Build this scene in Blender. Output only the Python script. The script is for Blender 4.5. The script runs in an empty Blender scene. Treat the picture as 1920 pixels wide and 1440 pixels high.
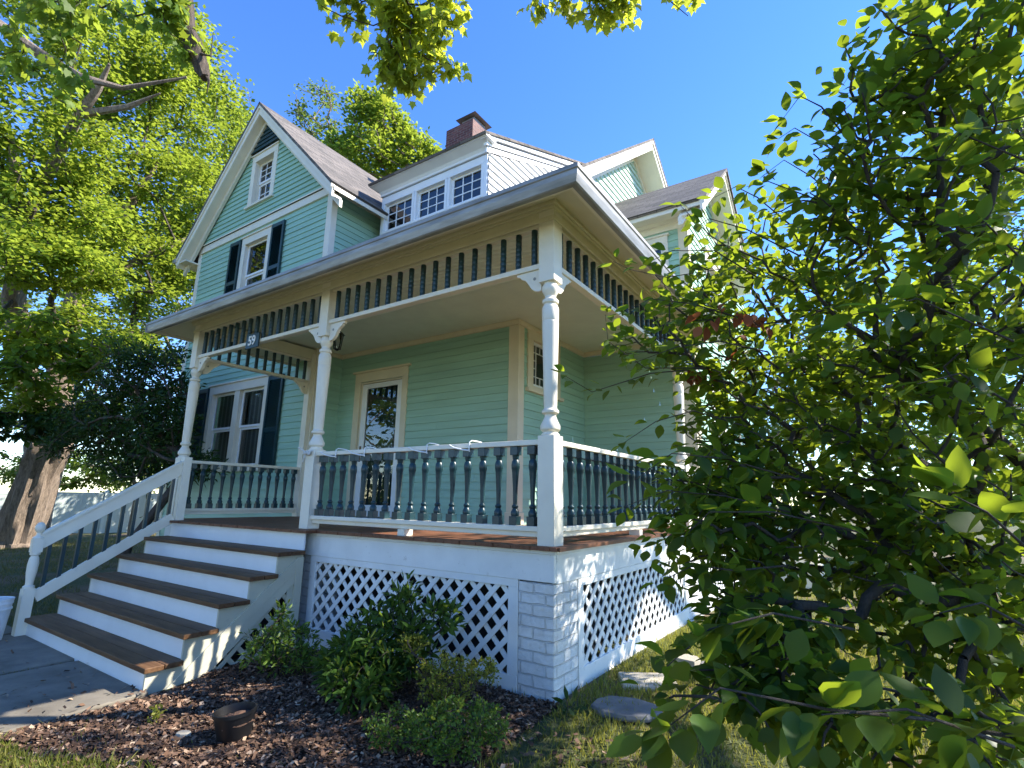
import bpy, math, random
import numpy as np
from mathutils import Vector
random.seed(7)
R = math.radians
C = bpy.context.scene.collection
sc = bpy.context.scene
sin, cos, pi = math.sin, math.cos, math.pi

# ------------------------------------------------------------------ camera
CAM = np.array([1.9416, -3.4567, 0.334]); FPX = 984.69
def cam_axes():
    y, p, r = R(33.9923), R(12.3391), R(0.9447)
    f = np.array([-sin(y)*cos(p), cos(y)*cos(p), sin(p)])
    rt = np.array([cos(y), sin(y), 0.0]); up = np.cross(rt, f)
    return rt*cos(r)+up*sin(r), -rt*sin(r)+up*cos(r), f
RT, UP, FW = cam_axes()
def at(px, py, dist):
    """a survey point: direction read off the photograph, true distance in metres"""
    return CAM + (FW + RT*(px-960)/FPX - UP*(py-720)/FPX)*dist
cd = bpy.data.cameras.new('camera'); cam = bpy.data.objects.new('camera', cd); C.objects.link(cam)
cd.sensor_width = 36; cd.lens = 36*FPX/1920; cd.clip_start = 0.05; cd.clip_end = 2000
from mathutils import Matrix
M = Matrix((RT, UP, -FW)).transposed().to_4x4(); M.translation = Vector(CAM)
cam.matrix_world = M
sc.camera = cam

# ------------------------------------------------------------------ light
SUN = Vector((0.95, 0.75, 1.02)).normalized()
elev = math.asin(SUN.z); azim = math.atan2(SUN.x, SUN.y)
w = bpy.data.worlds.new('World'); sc.world = w; w.use_nodes = True
nt = w.node_tree; bg = nt.nodes['Background']
sky = nt.nodes.new('ShaderNodeTexSky'); sky.sky_type = 'NISHITA'; sky.sun_disc = False
sky.sun_elevation = elev; sky.sun_rotation = azim; sky.air_density = 1.0; sky.dust_density = 0.0; sky.ozone_density = 4.5
hs = nt.nodes.new('ShaderNodeHueSaturation'); hs.inputs['Saturation'].default_value = 1.2; hs.inputs['Hue'].default_value = .512
nt.links.new(sky.outputs[0], hs.inputs['Color']); nt.links.new(hs.outputs[0], bg.inputs[0]); bg.inputs[1].default_value = 0.15
sd = bpy.data.lights.new('sun', 'SUN'); sd.energy = 4.5; sd.angle = R(0.5); sd.color = (1.0, 0.94, 0.84)
so = bpy.data.objects.new('sun', sd); C.objects.link(so); so.rotation_euler = SUN.to_track_quat('Z', 'Y').to_euler(); so.location = (6, 6, 12)
sc.view_settings.view_transform = 'Standard'; sc.view_settings.look = 'None'; sc.view_settings.exposure = 1.5; sc.view_settings.gamma = 1
sc.render.engine = 'CYCLES'
try:
    sc.cycles.max_bounces = 8; sc.cycles.transparent_max_bounces = 8; sc.cycles.diffuse_bounces = 4
    sc.cycles.use_denoising = True
except Exception: pass

# ------------------------------------------------------------------ materials
def newmat(name):
    m = bpy.data.materials.new(name); m.use_nodes = True
    return m, m.node_tree, m.node_tree.nodes['Principled BSDF']
def lnk(t, a, b): t.links.new(a, b)
def coords(t, scale=(1,1,1)):
    tc = t.nodes.new('ShaderNodeNewGeometry'); mp = t.nodes.new('ShaderNodeMapping'); mp.inputs['Scale'].default_value = scale
    lnk(t, tc.outputs['Position'], mp.inputs['Vector']); return mp.outputs[0]
def noise(t, vec, s, detail=4, rough=.55):
    n = t.nodes.new('ShaderNodeTexNoise'); n.inputs['Scale'].default_value = s; n.inputs['Detail'].default_value = detail
    n.inputs['Roughness'].default_value = rough; lnk(t, vec, n.inputs['Vector']); return n.outputs['Fac']
def ramp(t, fac, stops):
    r = t.nodes.new('ShaderNodeValToRGB'); e = r.color_ramp.elements
    while len(e) < len(stops): e.new(.5)
    for k, (p, c) in zip(e, stops): k.position = p; k.color = (*c, 1)
    lnk(t, fac, r.inputs[0]); return r.outputs[0]
def bump(t, b, h, dist=.01, strength=.5):
    n = t.nodes.new('ShaderNodeBump'); n.inputs['Distance'].default_value = dist; n.inputs['Strength'].default_value = strength
    lnk(t, h, n.inputs['Height']); lnk(t, n.outputs[0], b.inputs['Normal'])
def paint(name, col, rough=.45, var=.10, dirt=0.0, streak=(3,3,3)):
    m, t, b = newmat(name); v = coords(t, streak)
    n = noise(t, v, 1.3, 6); c2 = tuple(x*(1-var) for x in col); c1 = tuple(min(1, x*(1+var*.5)) for x in col)
    o = ramp(t, n, [(.3, c2), (.7, c1)])
    if dirt:
        n2 = noise(t, coords(t, (1,1,1)), 14, 8, .7)
        mask = ramp(t, n2, [(.60, (0,0,0)), (.72, (dirt,)*3)])
        mx = t.nodes.new('ShaderNodeMixRGB'); mx.inputs[2].default_value = (.16,.13,.09,1)
        lnk(t, mask, mx.inputs[0]); lnk(t, o, mx.inputs[1]); o = mx.outputs[0]
    lnk(t, o, b.inputs['Base Color']); b.inputs['Roughness'].default_value = rough
    bump(t, b, noise(t, coords(t, (1,1,1)), 60, 3), .0015, .5)
    return m
M_SOFF = paint('bounce_lit_trim_paint', (.72,.66,.47), .5, .07, .1)  # trim paint with warm bounce from sunlit grass put into the colour
M_TRIM = paint('trim_paint', (.80,.74,.60), .42, .07, .12)
M_WHITE = paint('white_paint', (.84,.85,.84), .38, .05, .05)
M_SKIRT = paint('skirt_paint', (.76,.77,.74), .5, .09, .45)
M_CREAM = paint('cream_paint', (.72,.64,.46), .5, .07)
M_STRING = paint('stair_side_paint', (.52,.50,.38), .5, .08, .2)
M_MINT_SUN = paint('sunlit_mint_paint', (.50,.66,.58), .5, .1, .1, (.6,.6,9))  # paler copy of the mint: sunlight on the gable put into the colour
M_MINT = paint('mint_paint', (.335,.545,.42), .5, .14, .16, (.6,.6,9))
M_TEAL = paint('teal_paint', (.009,.040,.050), .34, .3)
M_TEALSH = paint('dark_teal_shingle', (.012,.05,.055), .6, .4, 0, (8,8,2))
M_CEIL = paint('ceiling_paint', (.80,.84,.69), .5, .06)
M_GUTTER, t, b = newmat('gutter_metal'); b.inputs['Base Color'].default_value = (.58,.57,.54,1); b.inputs['Metallic'].default_value = .25; b.inputs['Roughness'].default_value = .42
n = noise(t, coords(t, (1,1,6)), 3, 6); lnk(t, ramp(t, n, [(.3,(.20,.19,.17)),(.65,(.36,.35,.33))]), b.inputs['Base Color'])

def wood(name, a, c, sc_=(1,14,14), rough=.55):
    m, t, b = newmat(name); n = noise(t, coords(t, sc_), 2.2, 8, .65); n2 = noise(t, coords(t, (1,1,1)), 3, 4)
    o = ramp(t, n, [(.25, a), (.75, c)])
    mx = t.nodes.new('ShaderNodeMixRGB'); mx.blend_type = 'MULTIPLY'; mx.inputs[0].default_value = .7
    lnk(t, o, mx.inputs[1]); lnk(t, ramp(t, n2, [(.3,(.55,.5,.48)),(.7,(1.1,1.05,1))]), mx.inputs[2])
    lnk(t, mx.outputs[0], b.inputs['Base Color']); b.inputs['Roughness'].default_value = rough; b.inputs['Specular IOR Level'].default_value = .25
    bump(t, b, n, .003, .6); return m
M_TREAD = wood('tread_wood', (.07,.034,.016), (.21,.115,.055))
M_FLOOR = wood('floor_wood', (.12,.052,.028), (.27,.125,.07), (14,1,14), .5)

def shingle(name='asphalt_shingle'):
    m, t, b = newmat(name)
    tc = t.nodes.new('ShaderNodeTexCoord'); mp = t.nodes.new('ShaderNodeMapping'); lnk(t, tc.outputs['UV'], mp.inputs[0])
    br = t.nodes.new('ShaderNodeTexBrick'); br.inputs['Scale'].default_value = 1; br.inputs['Brick Width'].default_value = .32; br.inputs['Row Height'].default_value = .14
    br.inputs['Mortar Size'].default_value = .006; br.inputs['Color1'].default_value = (.10,.088,.075,1); br.inputs['Color2'].default_value = (.20,.17,.145,1); br.inputs['Mortar'].default_value = (.05,.045,.04,1)
    lnk(t, mp.outputs[0], br.inputs['Vector'])
    n = noise(t, mp.outputs[0], 60, 3); mx = t.nodes.new('ShaderNodeMixRGB'); mx.blend_type = 'MULTIPLY'; mx.inputs[0].default_value = .8
    lnk(t, br.outputs[0], mx.inputs[1]); lnk(t, ramp(t, n, [(.35,(.6,.6,.6)),(.65,(1.2,1.2,1.2))]), mx.inputs[2])
    lnk(t, mx.outputs[0], b.inputs['Base Color']); b.inputs['Roughness'].default_value = .9
    bump(t, b, br.outputs['Fac'], -.012, 1); return m
M_ROOF = shingle()
def brick(name, c1, c2, mortar, w_=.2, h_=.072, ms=.008, bd=.01, contrast=1):
    m, t, b = newmat(name)
    tc = t.nodes.new('ShaderNodeTexCoord')
    v = tc.outputs['UV']
    dn = t.nodes.new('ShaderNodeTexNoise'); dn.inputs['Scale'].default_value = 7; lnk(t, v, dn.inputs['Vector'])
    ad = t.nodes.new('ShaderNodeVectorMath'); ad.operation = 'MULTIPLY_ADD'; ad.inputs[1].default_value = (.025,.025,0); lnk(t, dn.outputs['Color'], ad.inputs[0]); lnk(t, v, ad.inputs[2])
    br = t.nodes.new('ShaderNodeTexBrick'); br.inputs['Scale'].default_value = 1; br.inputs['Brick Width'].default_value = w_; br.inputs['Row Height'].default_value = h_
    br.inputs['Mortar Size'].default_value = ms; br.inputs['Mortar Smooth'].default_value = .4
    br.inputs['Color1'].default_value = (*c1,1); br.inputs['Color2'].default_value = (*c2,1); br.inputs['Mortar'].default_value = (*mortar,1)
    lnk(t, ad.outputs[0], br.inputs['Vector'])
    n = noise(t, v, 12, 6, .7); mx = t.nodes.new('ShaderNodeMixRGB'); mx.blend_type = 'MULTIPLY'; mx.inputs[0].default_value = contrast
    lnk(t, br.outputs[0], mx.inputs[1]); lnk(t, ramp(t, n, [(.3,(.65,.63,.6)),(.6,(1.05,1.05,1.05))]), mx.inputs[2])
    lnk(t, mx.outputs[0], b.inputs['Base Color']); b.inputs['Roughness'].default_value = .75
    ma = t.nodes.new('ShaderNodeMath'); ma.operation = 'MULTIPLY_ADD'; ma.inputs[1].default_value = -1.0
    n3 = t.nodes.new('ShaderNodeMath'); n3.operation = 'MULTIPLY'; n3.inputs[1].default_value = 1.1; lnk(t, n, n3.inputs[0])
    lnk(t, br.outputs['Fac'], ma.inputs[0]); lnk(t, n3.outputs[0], ma.inputs[2])
    bump(t, b, ma.outputs[0], bd, 1); return m
M_PIER = brick('painted_brick', (.70,.71,.69), (.74,.74,.71), (.60,.60,.57), .21, .078, .007, .016, .45)
M_BRICK = brick('red_brick', (.11,.032,.027), (.18,.065,.052), (.20,.15,.13), .2, .07, .009, .006)

def glass_mat(name, tint=(.9,.95,.95)):
    m = bpy.data.materials.new(name); m.use_nodes = True; t = m.node_tree; t.nodes.remove(t.nodes['Principled BSDF']); o = t.nodes['Material Output']
    tr = t.nodes.new('ShaderNodeBsdfTransparent'); tr.inputs[0].default_value = (*tint,1)
    g = t.nodes.new('ShaderNodeBsdfGlossy'); g.inputs['Roughness'].default_value = .015
    nv = coords(t); nn = t.nodes.new('ShaderNodeBump'); nn.inputs['Distance'].default_value = .004; nn.inputs['Strength'].default_value = .25; lnk(t, noise(t, nv, 2.5, 2), nn.inputs['Height']); lnk(t, nn.outputs[0], g.inputs['Normal'])
    fr = t.nodes.new('ShaderNodeFresnel'); fr.inputs[0].default_value = 1.9
    mx = t.nodes.new('ShaderNodeMixShader'); lnk(t, fr.outputs[0], mx.inputs[0]); lnk(t, tr.outputs[0], mx.inputs[1]); lnk(t, g.outputs[0], mx.inputs[2]); lnk(t, mx.outputs[0], o.inputs[0])
    return m
M_GLASS = glass_mat('window_glass')
def flat(name, col, rough=.6, metal=0):
    m, t, b = newmat(name); n = noise(t, coords(t), 9, 4)
    lnk(t, ramp(t, n, [(.3, tuple(x*.85 for x in col)), (.7, tuple(min(1,x*1.1) for x in col))]), b.inputs['Base Color'])
    b.inputs['Roughness'].default_value = rough; b.inputs['Metallic'].default_value = metal; return m
M_UNLIT = flat('unlit_dark', (.016,.018,.020), .9)  # near black colour standing for the shade in unlit rooms and hollows
M_DOOR = flat('dark_teal_door', (.008,.035,.045), .3)
M_BLACK = flat('black_metal', (.012,.012,.013), .35)
M_BRASS = flat('aged_brass', (.10,.07,.04), .35, .8)
M_STEEL = flat('weathered_steel', (.30,.28,.27), .5, .6)
M_ROPE = flat('white_cord', (.7,.68,.62), .8)
def curtain_mat():
    m, t, b = newmat('lace_curtain'); v = coords(t, (1,1,1)); sx = t.nodes.new('ShaderNodeSeparateXYZ'); lnk(t, v, sx.inputs[0])
    ml = t.nodes.new('ShaderNodeMath'); ml.operation = 'MULTIPLY'; ml.inputs[1].default_value = 42; lnk(t, sx.outputs[0], ml.inputs[0])
    wv = t.nodes.new('ShaderNodeMath'); wv.operation = 'SINE'; lnk(t, ml.outputs[0], wv.inputs[0])
    lnk(t, ramp(t, wv.outputs[0], [(.0,(.14,.15,.15)),(.9,(.27,.29,.29))]), b.inputs['Base Color']); b.inputs['Roughness'].default_value = .9; return m  # fold shading painted as vertical stripes on the flat curtain
M_CURT = curtain_mat()

def leaf_mat(name, dark, mid, light, trans, tf=.45, rough=.5, spec=.22):
    m, t, b = newmat(name); o = t.nodes['Material Output']
    g = t.nodes.new('ShaderNodeNewGeometry')
    col = ramp(t, g.outputs['Random Per Island'], [(0, dark), (.55, mid), (1, light)])
    big = noise(t, coords(t), 1.1, 3)
    mx = t.nodes.new('ShaderNodeMixRGB'); mx.blend_type = 'MULTIPLY'; mx.inputs[0].default_value = .6
    lnk(t, col, mx.inputs[1]); lnk(t, ramp(t, big, [(.35,(.6,.7,.6)),(.65,(1.25,1.15,1))]), mx.inputs[2])
    lnk(t, mx.outputs[0], b.inputs['Base Color']); b.inputs['Roughness'].default_value = rough
    b.inputs['Specular IOR Level'].default_value = spec
    tl = t.nodes.new('ShaderNodeBsdfTranslucent')
    tc = ramp(t, g.outputs['Random Per Island'], [(0, tuple(x*.7 for x in trans)), (1, trans)]); lnk(t, tc, tl.inputs[0])
    ms = t.nodes.new('ShaderNodeMixShader'); ms.inputs[0].default_value = tf
    lnk(t, b.outputs[0], ms.inputs[1]); lnk(t, tl.outputs[0], ms.inputs[2]); lnk(t, ms.outputs[0], o.inputs[0]); return m
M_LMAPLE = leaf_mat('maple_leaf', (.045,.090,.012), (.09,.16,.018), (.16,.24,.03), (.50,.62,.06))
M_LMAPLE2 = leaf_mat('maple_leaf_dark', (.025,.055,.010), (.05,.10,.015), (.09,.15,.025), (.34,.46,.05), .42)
M_LFAR = leaf_mat('far_leaf', (.05,.10,.025), (.09,.16,.035), (.14,.21,.06), (.33,.44,.08), .4)
M_LBUSH = leaf_mat('bush_leaf', (.016,.046,.008), (.034,.085,.013), (.065,.135,.02), (.42,.53,.03), .46, .45)
M_LBROWN = leaf_mat('dead_leaf', (.14,.04,.015), (.24,.07,.03), (.32,.12,.05), (.5,.14,.05), .4, .6)
M_LRHODO = leaf_mat('rhododendron_leaf', (.012,.035,.008), (.022,.055,.012), (.04,.085,.018), (.12,.20,.03), .25, .35)
M_LRHODO2 = leaf_mat('rhododendron_leaf_light', (.022,.055,.010), (.045,.10,.016), (.09,.16,.03), (.24,.34,.04), .35, .4)
M_LOVER = leaf_mat('overhanging_maple_leaf', (.05,.09,.010), (.10,.16,.016), (.18,.23,.03), (.62,.68,.06), .6)
M_LSHRUB = leaf_mat('azalea_leaf', (.035,.08,.014), (.07,.14,.022), (.13,.21,.04), (.30,.40,.05), .35, .38)
M_LYEL = leaf_mat('gold_leaf', (.10,.13,.02), (.17,.20,.03), (.30,.30,.05), (.45,.45,.06), .35)
M_GRASS = leaf_mat('grass_blade', (.07,.10,.016), (.15,.17,.028), (.30,.27,.08), (.50,.48,.08), .35, .55)
M_GRASSD = leaf_mat('grass_blade_dry', (.06,.08,.02), (.12,.12,.04), (.22,.18,.08), (.30,.28,.08), .3, .6)
def bark_mat(name, a, c):
    m, t, b = newmat(name); n = noise(t, coords(t, (7,7,1.0)), 2.6, 10, .78)
    lnk(t, ramp(t, n, [(.3,a),(.7,c)]), b.inputs['Base Color']); b.inputs['Roughness'].default_value = .9; bump(t, b, n, .05, 1); return m
M_BARK = bark_mat('maple_bark', (.06,.042,.03), (.42,.32,.24))
M_BARKD = bark_mat('dark_bark', (.03,.022,.016), (.15,.11,.08))
M_TWIG = bark_mat('twig_bark', (.035,.026,.020), (.12,.095,.07))
def ground_mat():
    m, t, b = newmat('lawn_soil'); v = coords(t)
    n1 = noise(t, v, .9, 5); n2 = noise(t, v, 35, 6, .7)
    a = ramp(t, n2, [(.3,(.035,.045,.012)),(.55,(.085,.10,.025)),(.75,(.17,.15,.06))])
    d = ramp(t, n2, [(.3,(.06,.04,.022)),(.55,(.20,.135,.08)),(.75,(.38,.27,.17))])
    mx = t.nodes.new('ShaderNodeMixRGB'); lnk(t, ramp(t, n1, [(.48,(0,0,0)),(.62,(1,1,1))]), mx.inputs[0]); lnk(t, a, mx.inputs[1]); lnk(t, d, mx.inputs[2])
    lnk(t, mx.outputs[0], b.inputs['Base Color']); b.inputs['Roughness'].default_value = 1; bump(t, b, n2, .03, 1); return m
M_GROUND = ground_mat()
def mulch_mat():
    m, t, b = newmat('bark_mulch'); v = coords(t, (1,1.6,1)); vo = t.nodes.new('ShaderNodeTexVoronoi'); vo.inputs['Scale'].default_value = 38; lnk(t, v, vo.inputs['Vector'])
    lnk(t, ramp(t, vo.outputs['Color'], [(.1,(.02,.011,.006)),(.5,(.07,.037,.02)),(.9,(.17,.10,.06))]), b.inputs['Base Color']); b.inputs['Roughness'].default_value = 1
    bump(t, b, vo.outputs['Distance'], .02, 1); return m
M_MULCH = mulch_mat()
def chip_mat():
    m, t, b = newmat('wood_chip'); g = t.nodes.new('ShaderNodeNewGeometry')
    lnk(t, ramp(t, g.outputs['Random Per Island'], [(0,(.028,.014,.007)),(.5,(.09,.046,.024)),(.85,(.20,.115,.07)),(1,(.42,.31,.21))]), b.inputs['Base Color']); b.inputs['Roughness'].default_value = .9; return m
M_CHIP = chip_mat()
def concrete(name, a, c, s=6):
    m, t, b = newmat(name); n = noise(t, coords(t), s, 10, .7); n2 = noise(t, coords(t), .8, 3)
    o = ramp(t, n, [(.3,a),(.7,c)]); mx = t.nodes.new('ShaderNodeMixRGB'); mx.blend_type='MULTIPLY'; mx.inputs[0].default_value=.6; lnk(t,o,mx.inputs[1]); lnk(t, ramp(t,n2,[(.35,(.7,.7,.68)),(.65,(1.1,1.1,1.1))]), mx.inputs[2])
    lnk(t, mx.outputs[0], b.inputs['Base Color']); b.inputs['Roughness'].default_value = .85; bump(t, b, n, .006, .8); return m
M_CONC = concrete('concrete', (.13,.112,.085), (.25,.22,.17), 3.2)
M_SLATE = concrete('slate', (.10,.10,.10), (.22,.21,.20), 9)
M_SAND = concrete('sandstone', (.34,.30,.23), (.50,.45,.36), 9)
M_VINYL = paint('vinyl_fence', (.50,.55,.51), .4, .05)
M_PLASTIC = flat('black_plastic', (.005,.005,.006), .5)
M_SOIL = flat('potting_soil', (.10,.055,.035), 1)
M_BUCKET = flat('white_plastic', (.72,.74,.74), .4)
M_GREY = flat('grey_siding', (.10,.12,.14), .6)

# ------------------------------------------------------------------ mesh helpers
WL = {}
def wpos(o): return WL.get(o.name, Vector((0,0,0))) if o else Vector((0,0,0))
def link(o, parent=None, loc=(0,0,0)):
    C.objects.link(o); loc = Vector(loc); WL[o.name] = loc
    if parent is not None: o.parent = parent; o.location = loc - wpos(parent)
    else: o.location = loc
    return o
def tag(o, label=None, cat=None, group=None, kind=None):
    if label: o['label'] = label
    if cat: o['category'] = cat
    if group: o['group'] = group
    if kind: o['kind'] = kind
    return o
def thing(name, loc, label, cat, group=None):
    o = bpy.data.objects.new(name, None); o.empty_display_size = .2; link(o, None, loc); return tag(o, label, cat, group)
class MB:
    def __init__(s): s.v = []; s.f = []; s.uv = None
    def add(s, vs, fs):
        n = len(s.v); s.v += [tuple(map(float, p)) for p in vs]; s.f += [tuple(i+n for i in f) for f in fs]; return s
    def box(s, x0, x1, y0, y1, z0, z1):
        x0, x1 = min(x0,x1), max(x0,x1); y0, y1 = min(y0,y1), max(y0,y1); z0, z1 = min(z0,z1), max(z0,z1)
        return s.add([(x0,y0,z0),(x1,y0,z0),(x1,y1,z0),(x0,y1,z0),(x0,y0,z1),(x1,y0,z1),(x1,y1,z1),(x0,y1,z1)],
                     [(0,3,2,1),(4,5,6,7),(0,1,5,4),(1,2,6,5),(2,3,7,6),(3,0,4,7)])
    def fbox(s, F, u0, u1, z0, z1, d0, d1):
        ps = [F(u,z,d) for d in (d0,d1) for (u,z) in ((u0,z0),(u1,z0),(u1,z1),(u0,z1))]
        return s.add(ps, [(0,3,2,1),(4,5,6,7),(0,1,5,4),(1,2,6,5),(2,3,7,6),(3,0,4,7)])
    def fprism(s, F, poly, d0, d1):
        n = len(poly); ps = [F(u,z,d0) for u,z in poly] + [F(u,z,d1) for u,z in poly]
        return s.add(ps, [tuple(range(n))[::-1], tuple(range(n,2*n))] + [(i,(i+1)%n,(i+1)%n+n,i+n) for i in range(n)])
    def beam(s, p, q, wd, ht, up=(0,0,1)):
        p, q = Vector(p), Vector(q); d = (q-p).normalized(); sd = d.cross(Vector(up)).normalized(); u = sd.cross(d)
        vs = [a + sd*(i*wd/2) + u*(j*ht/2) for a in (p,q) for i,j in ((-1,-1),(1,-1),(1,1),(-1,1))]
        return s.add(vs, [(0,3,2,1),(4,5,6,7),(0,1,5,4),(1,2,6,5),(2,3,7,6),(3,0,4,7)])
    def lathe(s, prof, c=(0,0,0), n=14):
        cx, cy, cz = c; vs = []; fs = []
        for z, r in prof:
            for k in range(n): a = 2*pi*k/n; vs.append((cx+r*cos(a), cy+r*sin(a), cz+z))
        for i in range(len(prof)-1):
            for k in range(n): fs.append((i*n+k, i*n+(k+1)%n, (i+1)*n+(k+1)%n, (i+1)*n+k))
        fs.append(tuple(range(n))[::-1]); fs.append(tuple(range((len(prof)-1)*n, len(prof)*n)))
        return s.add(vs, fs)
    def tube(s, pts, r, n=8):
        pts = [Vector(p) for p in pts]; rr = r if isinstance(r, (list,tuple)) else [r]*len(pts); vs = []; fs = []
        for i, p in enumerate(pts):
            d = (pts[min(i+1,len(pts)-1)] - pts[max(i-1,0)]).normalized(); a = d.orthogonal().normalized() if i == 0 else (A - d*A.dot(d)).normalized(); A = a; b_ = d.cross(a)
            for k in range(n): t_ = 2*pi*k/n; vs.append(p + a*cos(t_)*rr[i] + b_*sin(t_)*rr[i])
        for i in range(len(pts)-1):
            for k in range(n): fs.append((i*n+k, i*n+(k+1)%n, (i+1)*n+(k+1)%n, (i+1)*n+k))
        fs.append(tuple(range(n))[::-1]); fs.append(tuple(range((len(pts)-1)*n, len(pts)*n)))
        return s.add(vs, fs)
    def mesh(s, name, mat, smooth=False, uvbox=False):
        me = bpy.data.meshes.new(name); me.from_pydata(s.v, [], s.f); me.materials.append(mat)
        if smooth:
            me.polygons.foreach_set('use_smooth', [True]*len(me.polygons))
            try: me.set_sharp_from_angle(angle=R(40))
            except Exception: pass
        if uvbox:
            uv = me.uv_layers.new(name='UVMap')
            for p in me.polygons:
                n_ = p.normal; e1 = Vector((0,0,1)).cross(n_)
                if e1.length < .1: e1 = Vector((1,0,0))
                e1.normalize(); e2 = n_.cross(e1)
                for li in p.loop_indices:
                    co = me.vertices[me.loops[li].vertex_index].co; uv.data[li].uv = (co.dot(e1), co.dot(e2))
        me.update(); return me
    def build(s, name, mat, parent=None, smooth=False, uvbox=False, bevel=0, loc=None, local=False):
        """vertices are world coordinates unless local; the object's origin is put at loc"""
        base = Vector(loc) if loc is not None else (wpos(parent) if parent else Vector((0,0,0)))
        if not local: s.v = [tuple(Vector(p)-base) for p in s.v]
        o = bpy.data.objects.new(name, s.mesh(name, mat, smooth, uvbox)); link(o, parent, base)
        if bevel:
            md = o.modifiers.new('bevel', 'BEVEL'); md.width = bevel; md.segments = 2; md.limit_method = 'ANGLE'; md.angle_limit = R(40)
        return o
def dup(o, parent, loc, rot=None):
    c = o.copy(); link(c, parent, loc)
    if rot is not None: c.rotation_euler = rot
    return c
def Ffront(y0):  # wall facing -y, u = world x
    return lambda u, z, d: Vector((u, y0-d, z))
def Fside(x0):   # wall facing +x, u = world y
    return lambda u, z, d: Vector((x0+d, u, z))

# ------------------------------------------------------------------ house
house = thing('victorian_house', (-3, 3, -1.1), 'two storey mint green clapboard house with cream trim, wraparound porch and steep grey gables', 'house')
def clap(F, poly, holes=(), exp=.115, name='clapboard_wall', mat=None, thick=.016, base=.0):
    """lapped boards over a convex polygon (u,z) with rectangular holes"""
    zs0 = min(p[1] for p in poly); zs1 = max(p[1] for p in poly)
    def span(z):
        xs = []
        for (a, b_) in zip(poly, poly[1:]+poly[:1]):
            if (a[1]-z)*(b_[1]-z) <= 0 and abs(a[1]-b_[1]) > 1e-9:
                xs.append(a[0] + (b_[0]-a[0])*(z-a[1])/(b_[1]-a[1]))
        return (min(xs), max(xs)) if xs else None
    m = MB(); z = zs0
    while z < zs1-1e-4:
        z2 = min(z+exp, zs1); cuts = sorted({z, z2} | {h[k] for h in holes for k in (2,3) if z < h[k] < z2})
        for a, c in zip(cuts, cuts[1:]):
            if c-a < 1e-4: continue
            A, B_ = span(a+1e-5), span(c-1e-5)
            if not A or not B_: continue
            segs = [(A[0], A[1], B_[0], B_[1])]
            for h in holes:
                if h[2] < c-1e-5 and h[3] > a+1e-5:
                    ns = []
                    for (l0, r0, l1, r1) in segs:
                        if h[0] >= max(r0, r1) or h[1] <= min(l0, l1): ns.append((l0, r0, l1, r1)); continue
                        if h[0] > min(l0, l1): ns.append((l0, h[0], l1, h[0]))
                        if h[1] < max(r0, r1): ns.append((h[1], r0, h[1], r1))
                    segs = ns
            da = base + thick*(1-(a-z)/exp)+.004; dc = base + thick*(1-(c-z)/exp)+.004
            jit = random.uniform(-.0012, .0012)
            cut_ = []
            for (l0, r0, l1, r1) in segs:
                while min(r0, r1)-max(l0, l1) > 1.6 and random.random() < .6:
                    u_ = random.uniform(max(l0, l1)+.4, min(r0, r1)-.3); cut_.append((l0, u_-.0015, l1, u_-.0015)); m.add([F(u_-.004,a,base+.002),F(u_+.004,a,base+.002),F(u_+.004,c,base+.002),F(u_-.004,c,base+.002)],[(0,1,2,3)]); l0 = l1 = u_+.0015
                cut_.append((l0, r0, l1, r1))
            for (l0, r0, l1, r1) in cut_:
                m.add([F(l0,a,base), F(r0,a,base), F(r0,a,da+jit), F(l0,a,da+jit), F(r1,c,dc), F(l1,c,dc)], [(0,1,2,3), (3,2,4,5)])
        z = z2
    return m.build(name, mat or M_MINT, house)

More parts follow.
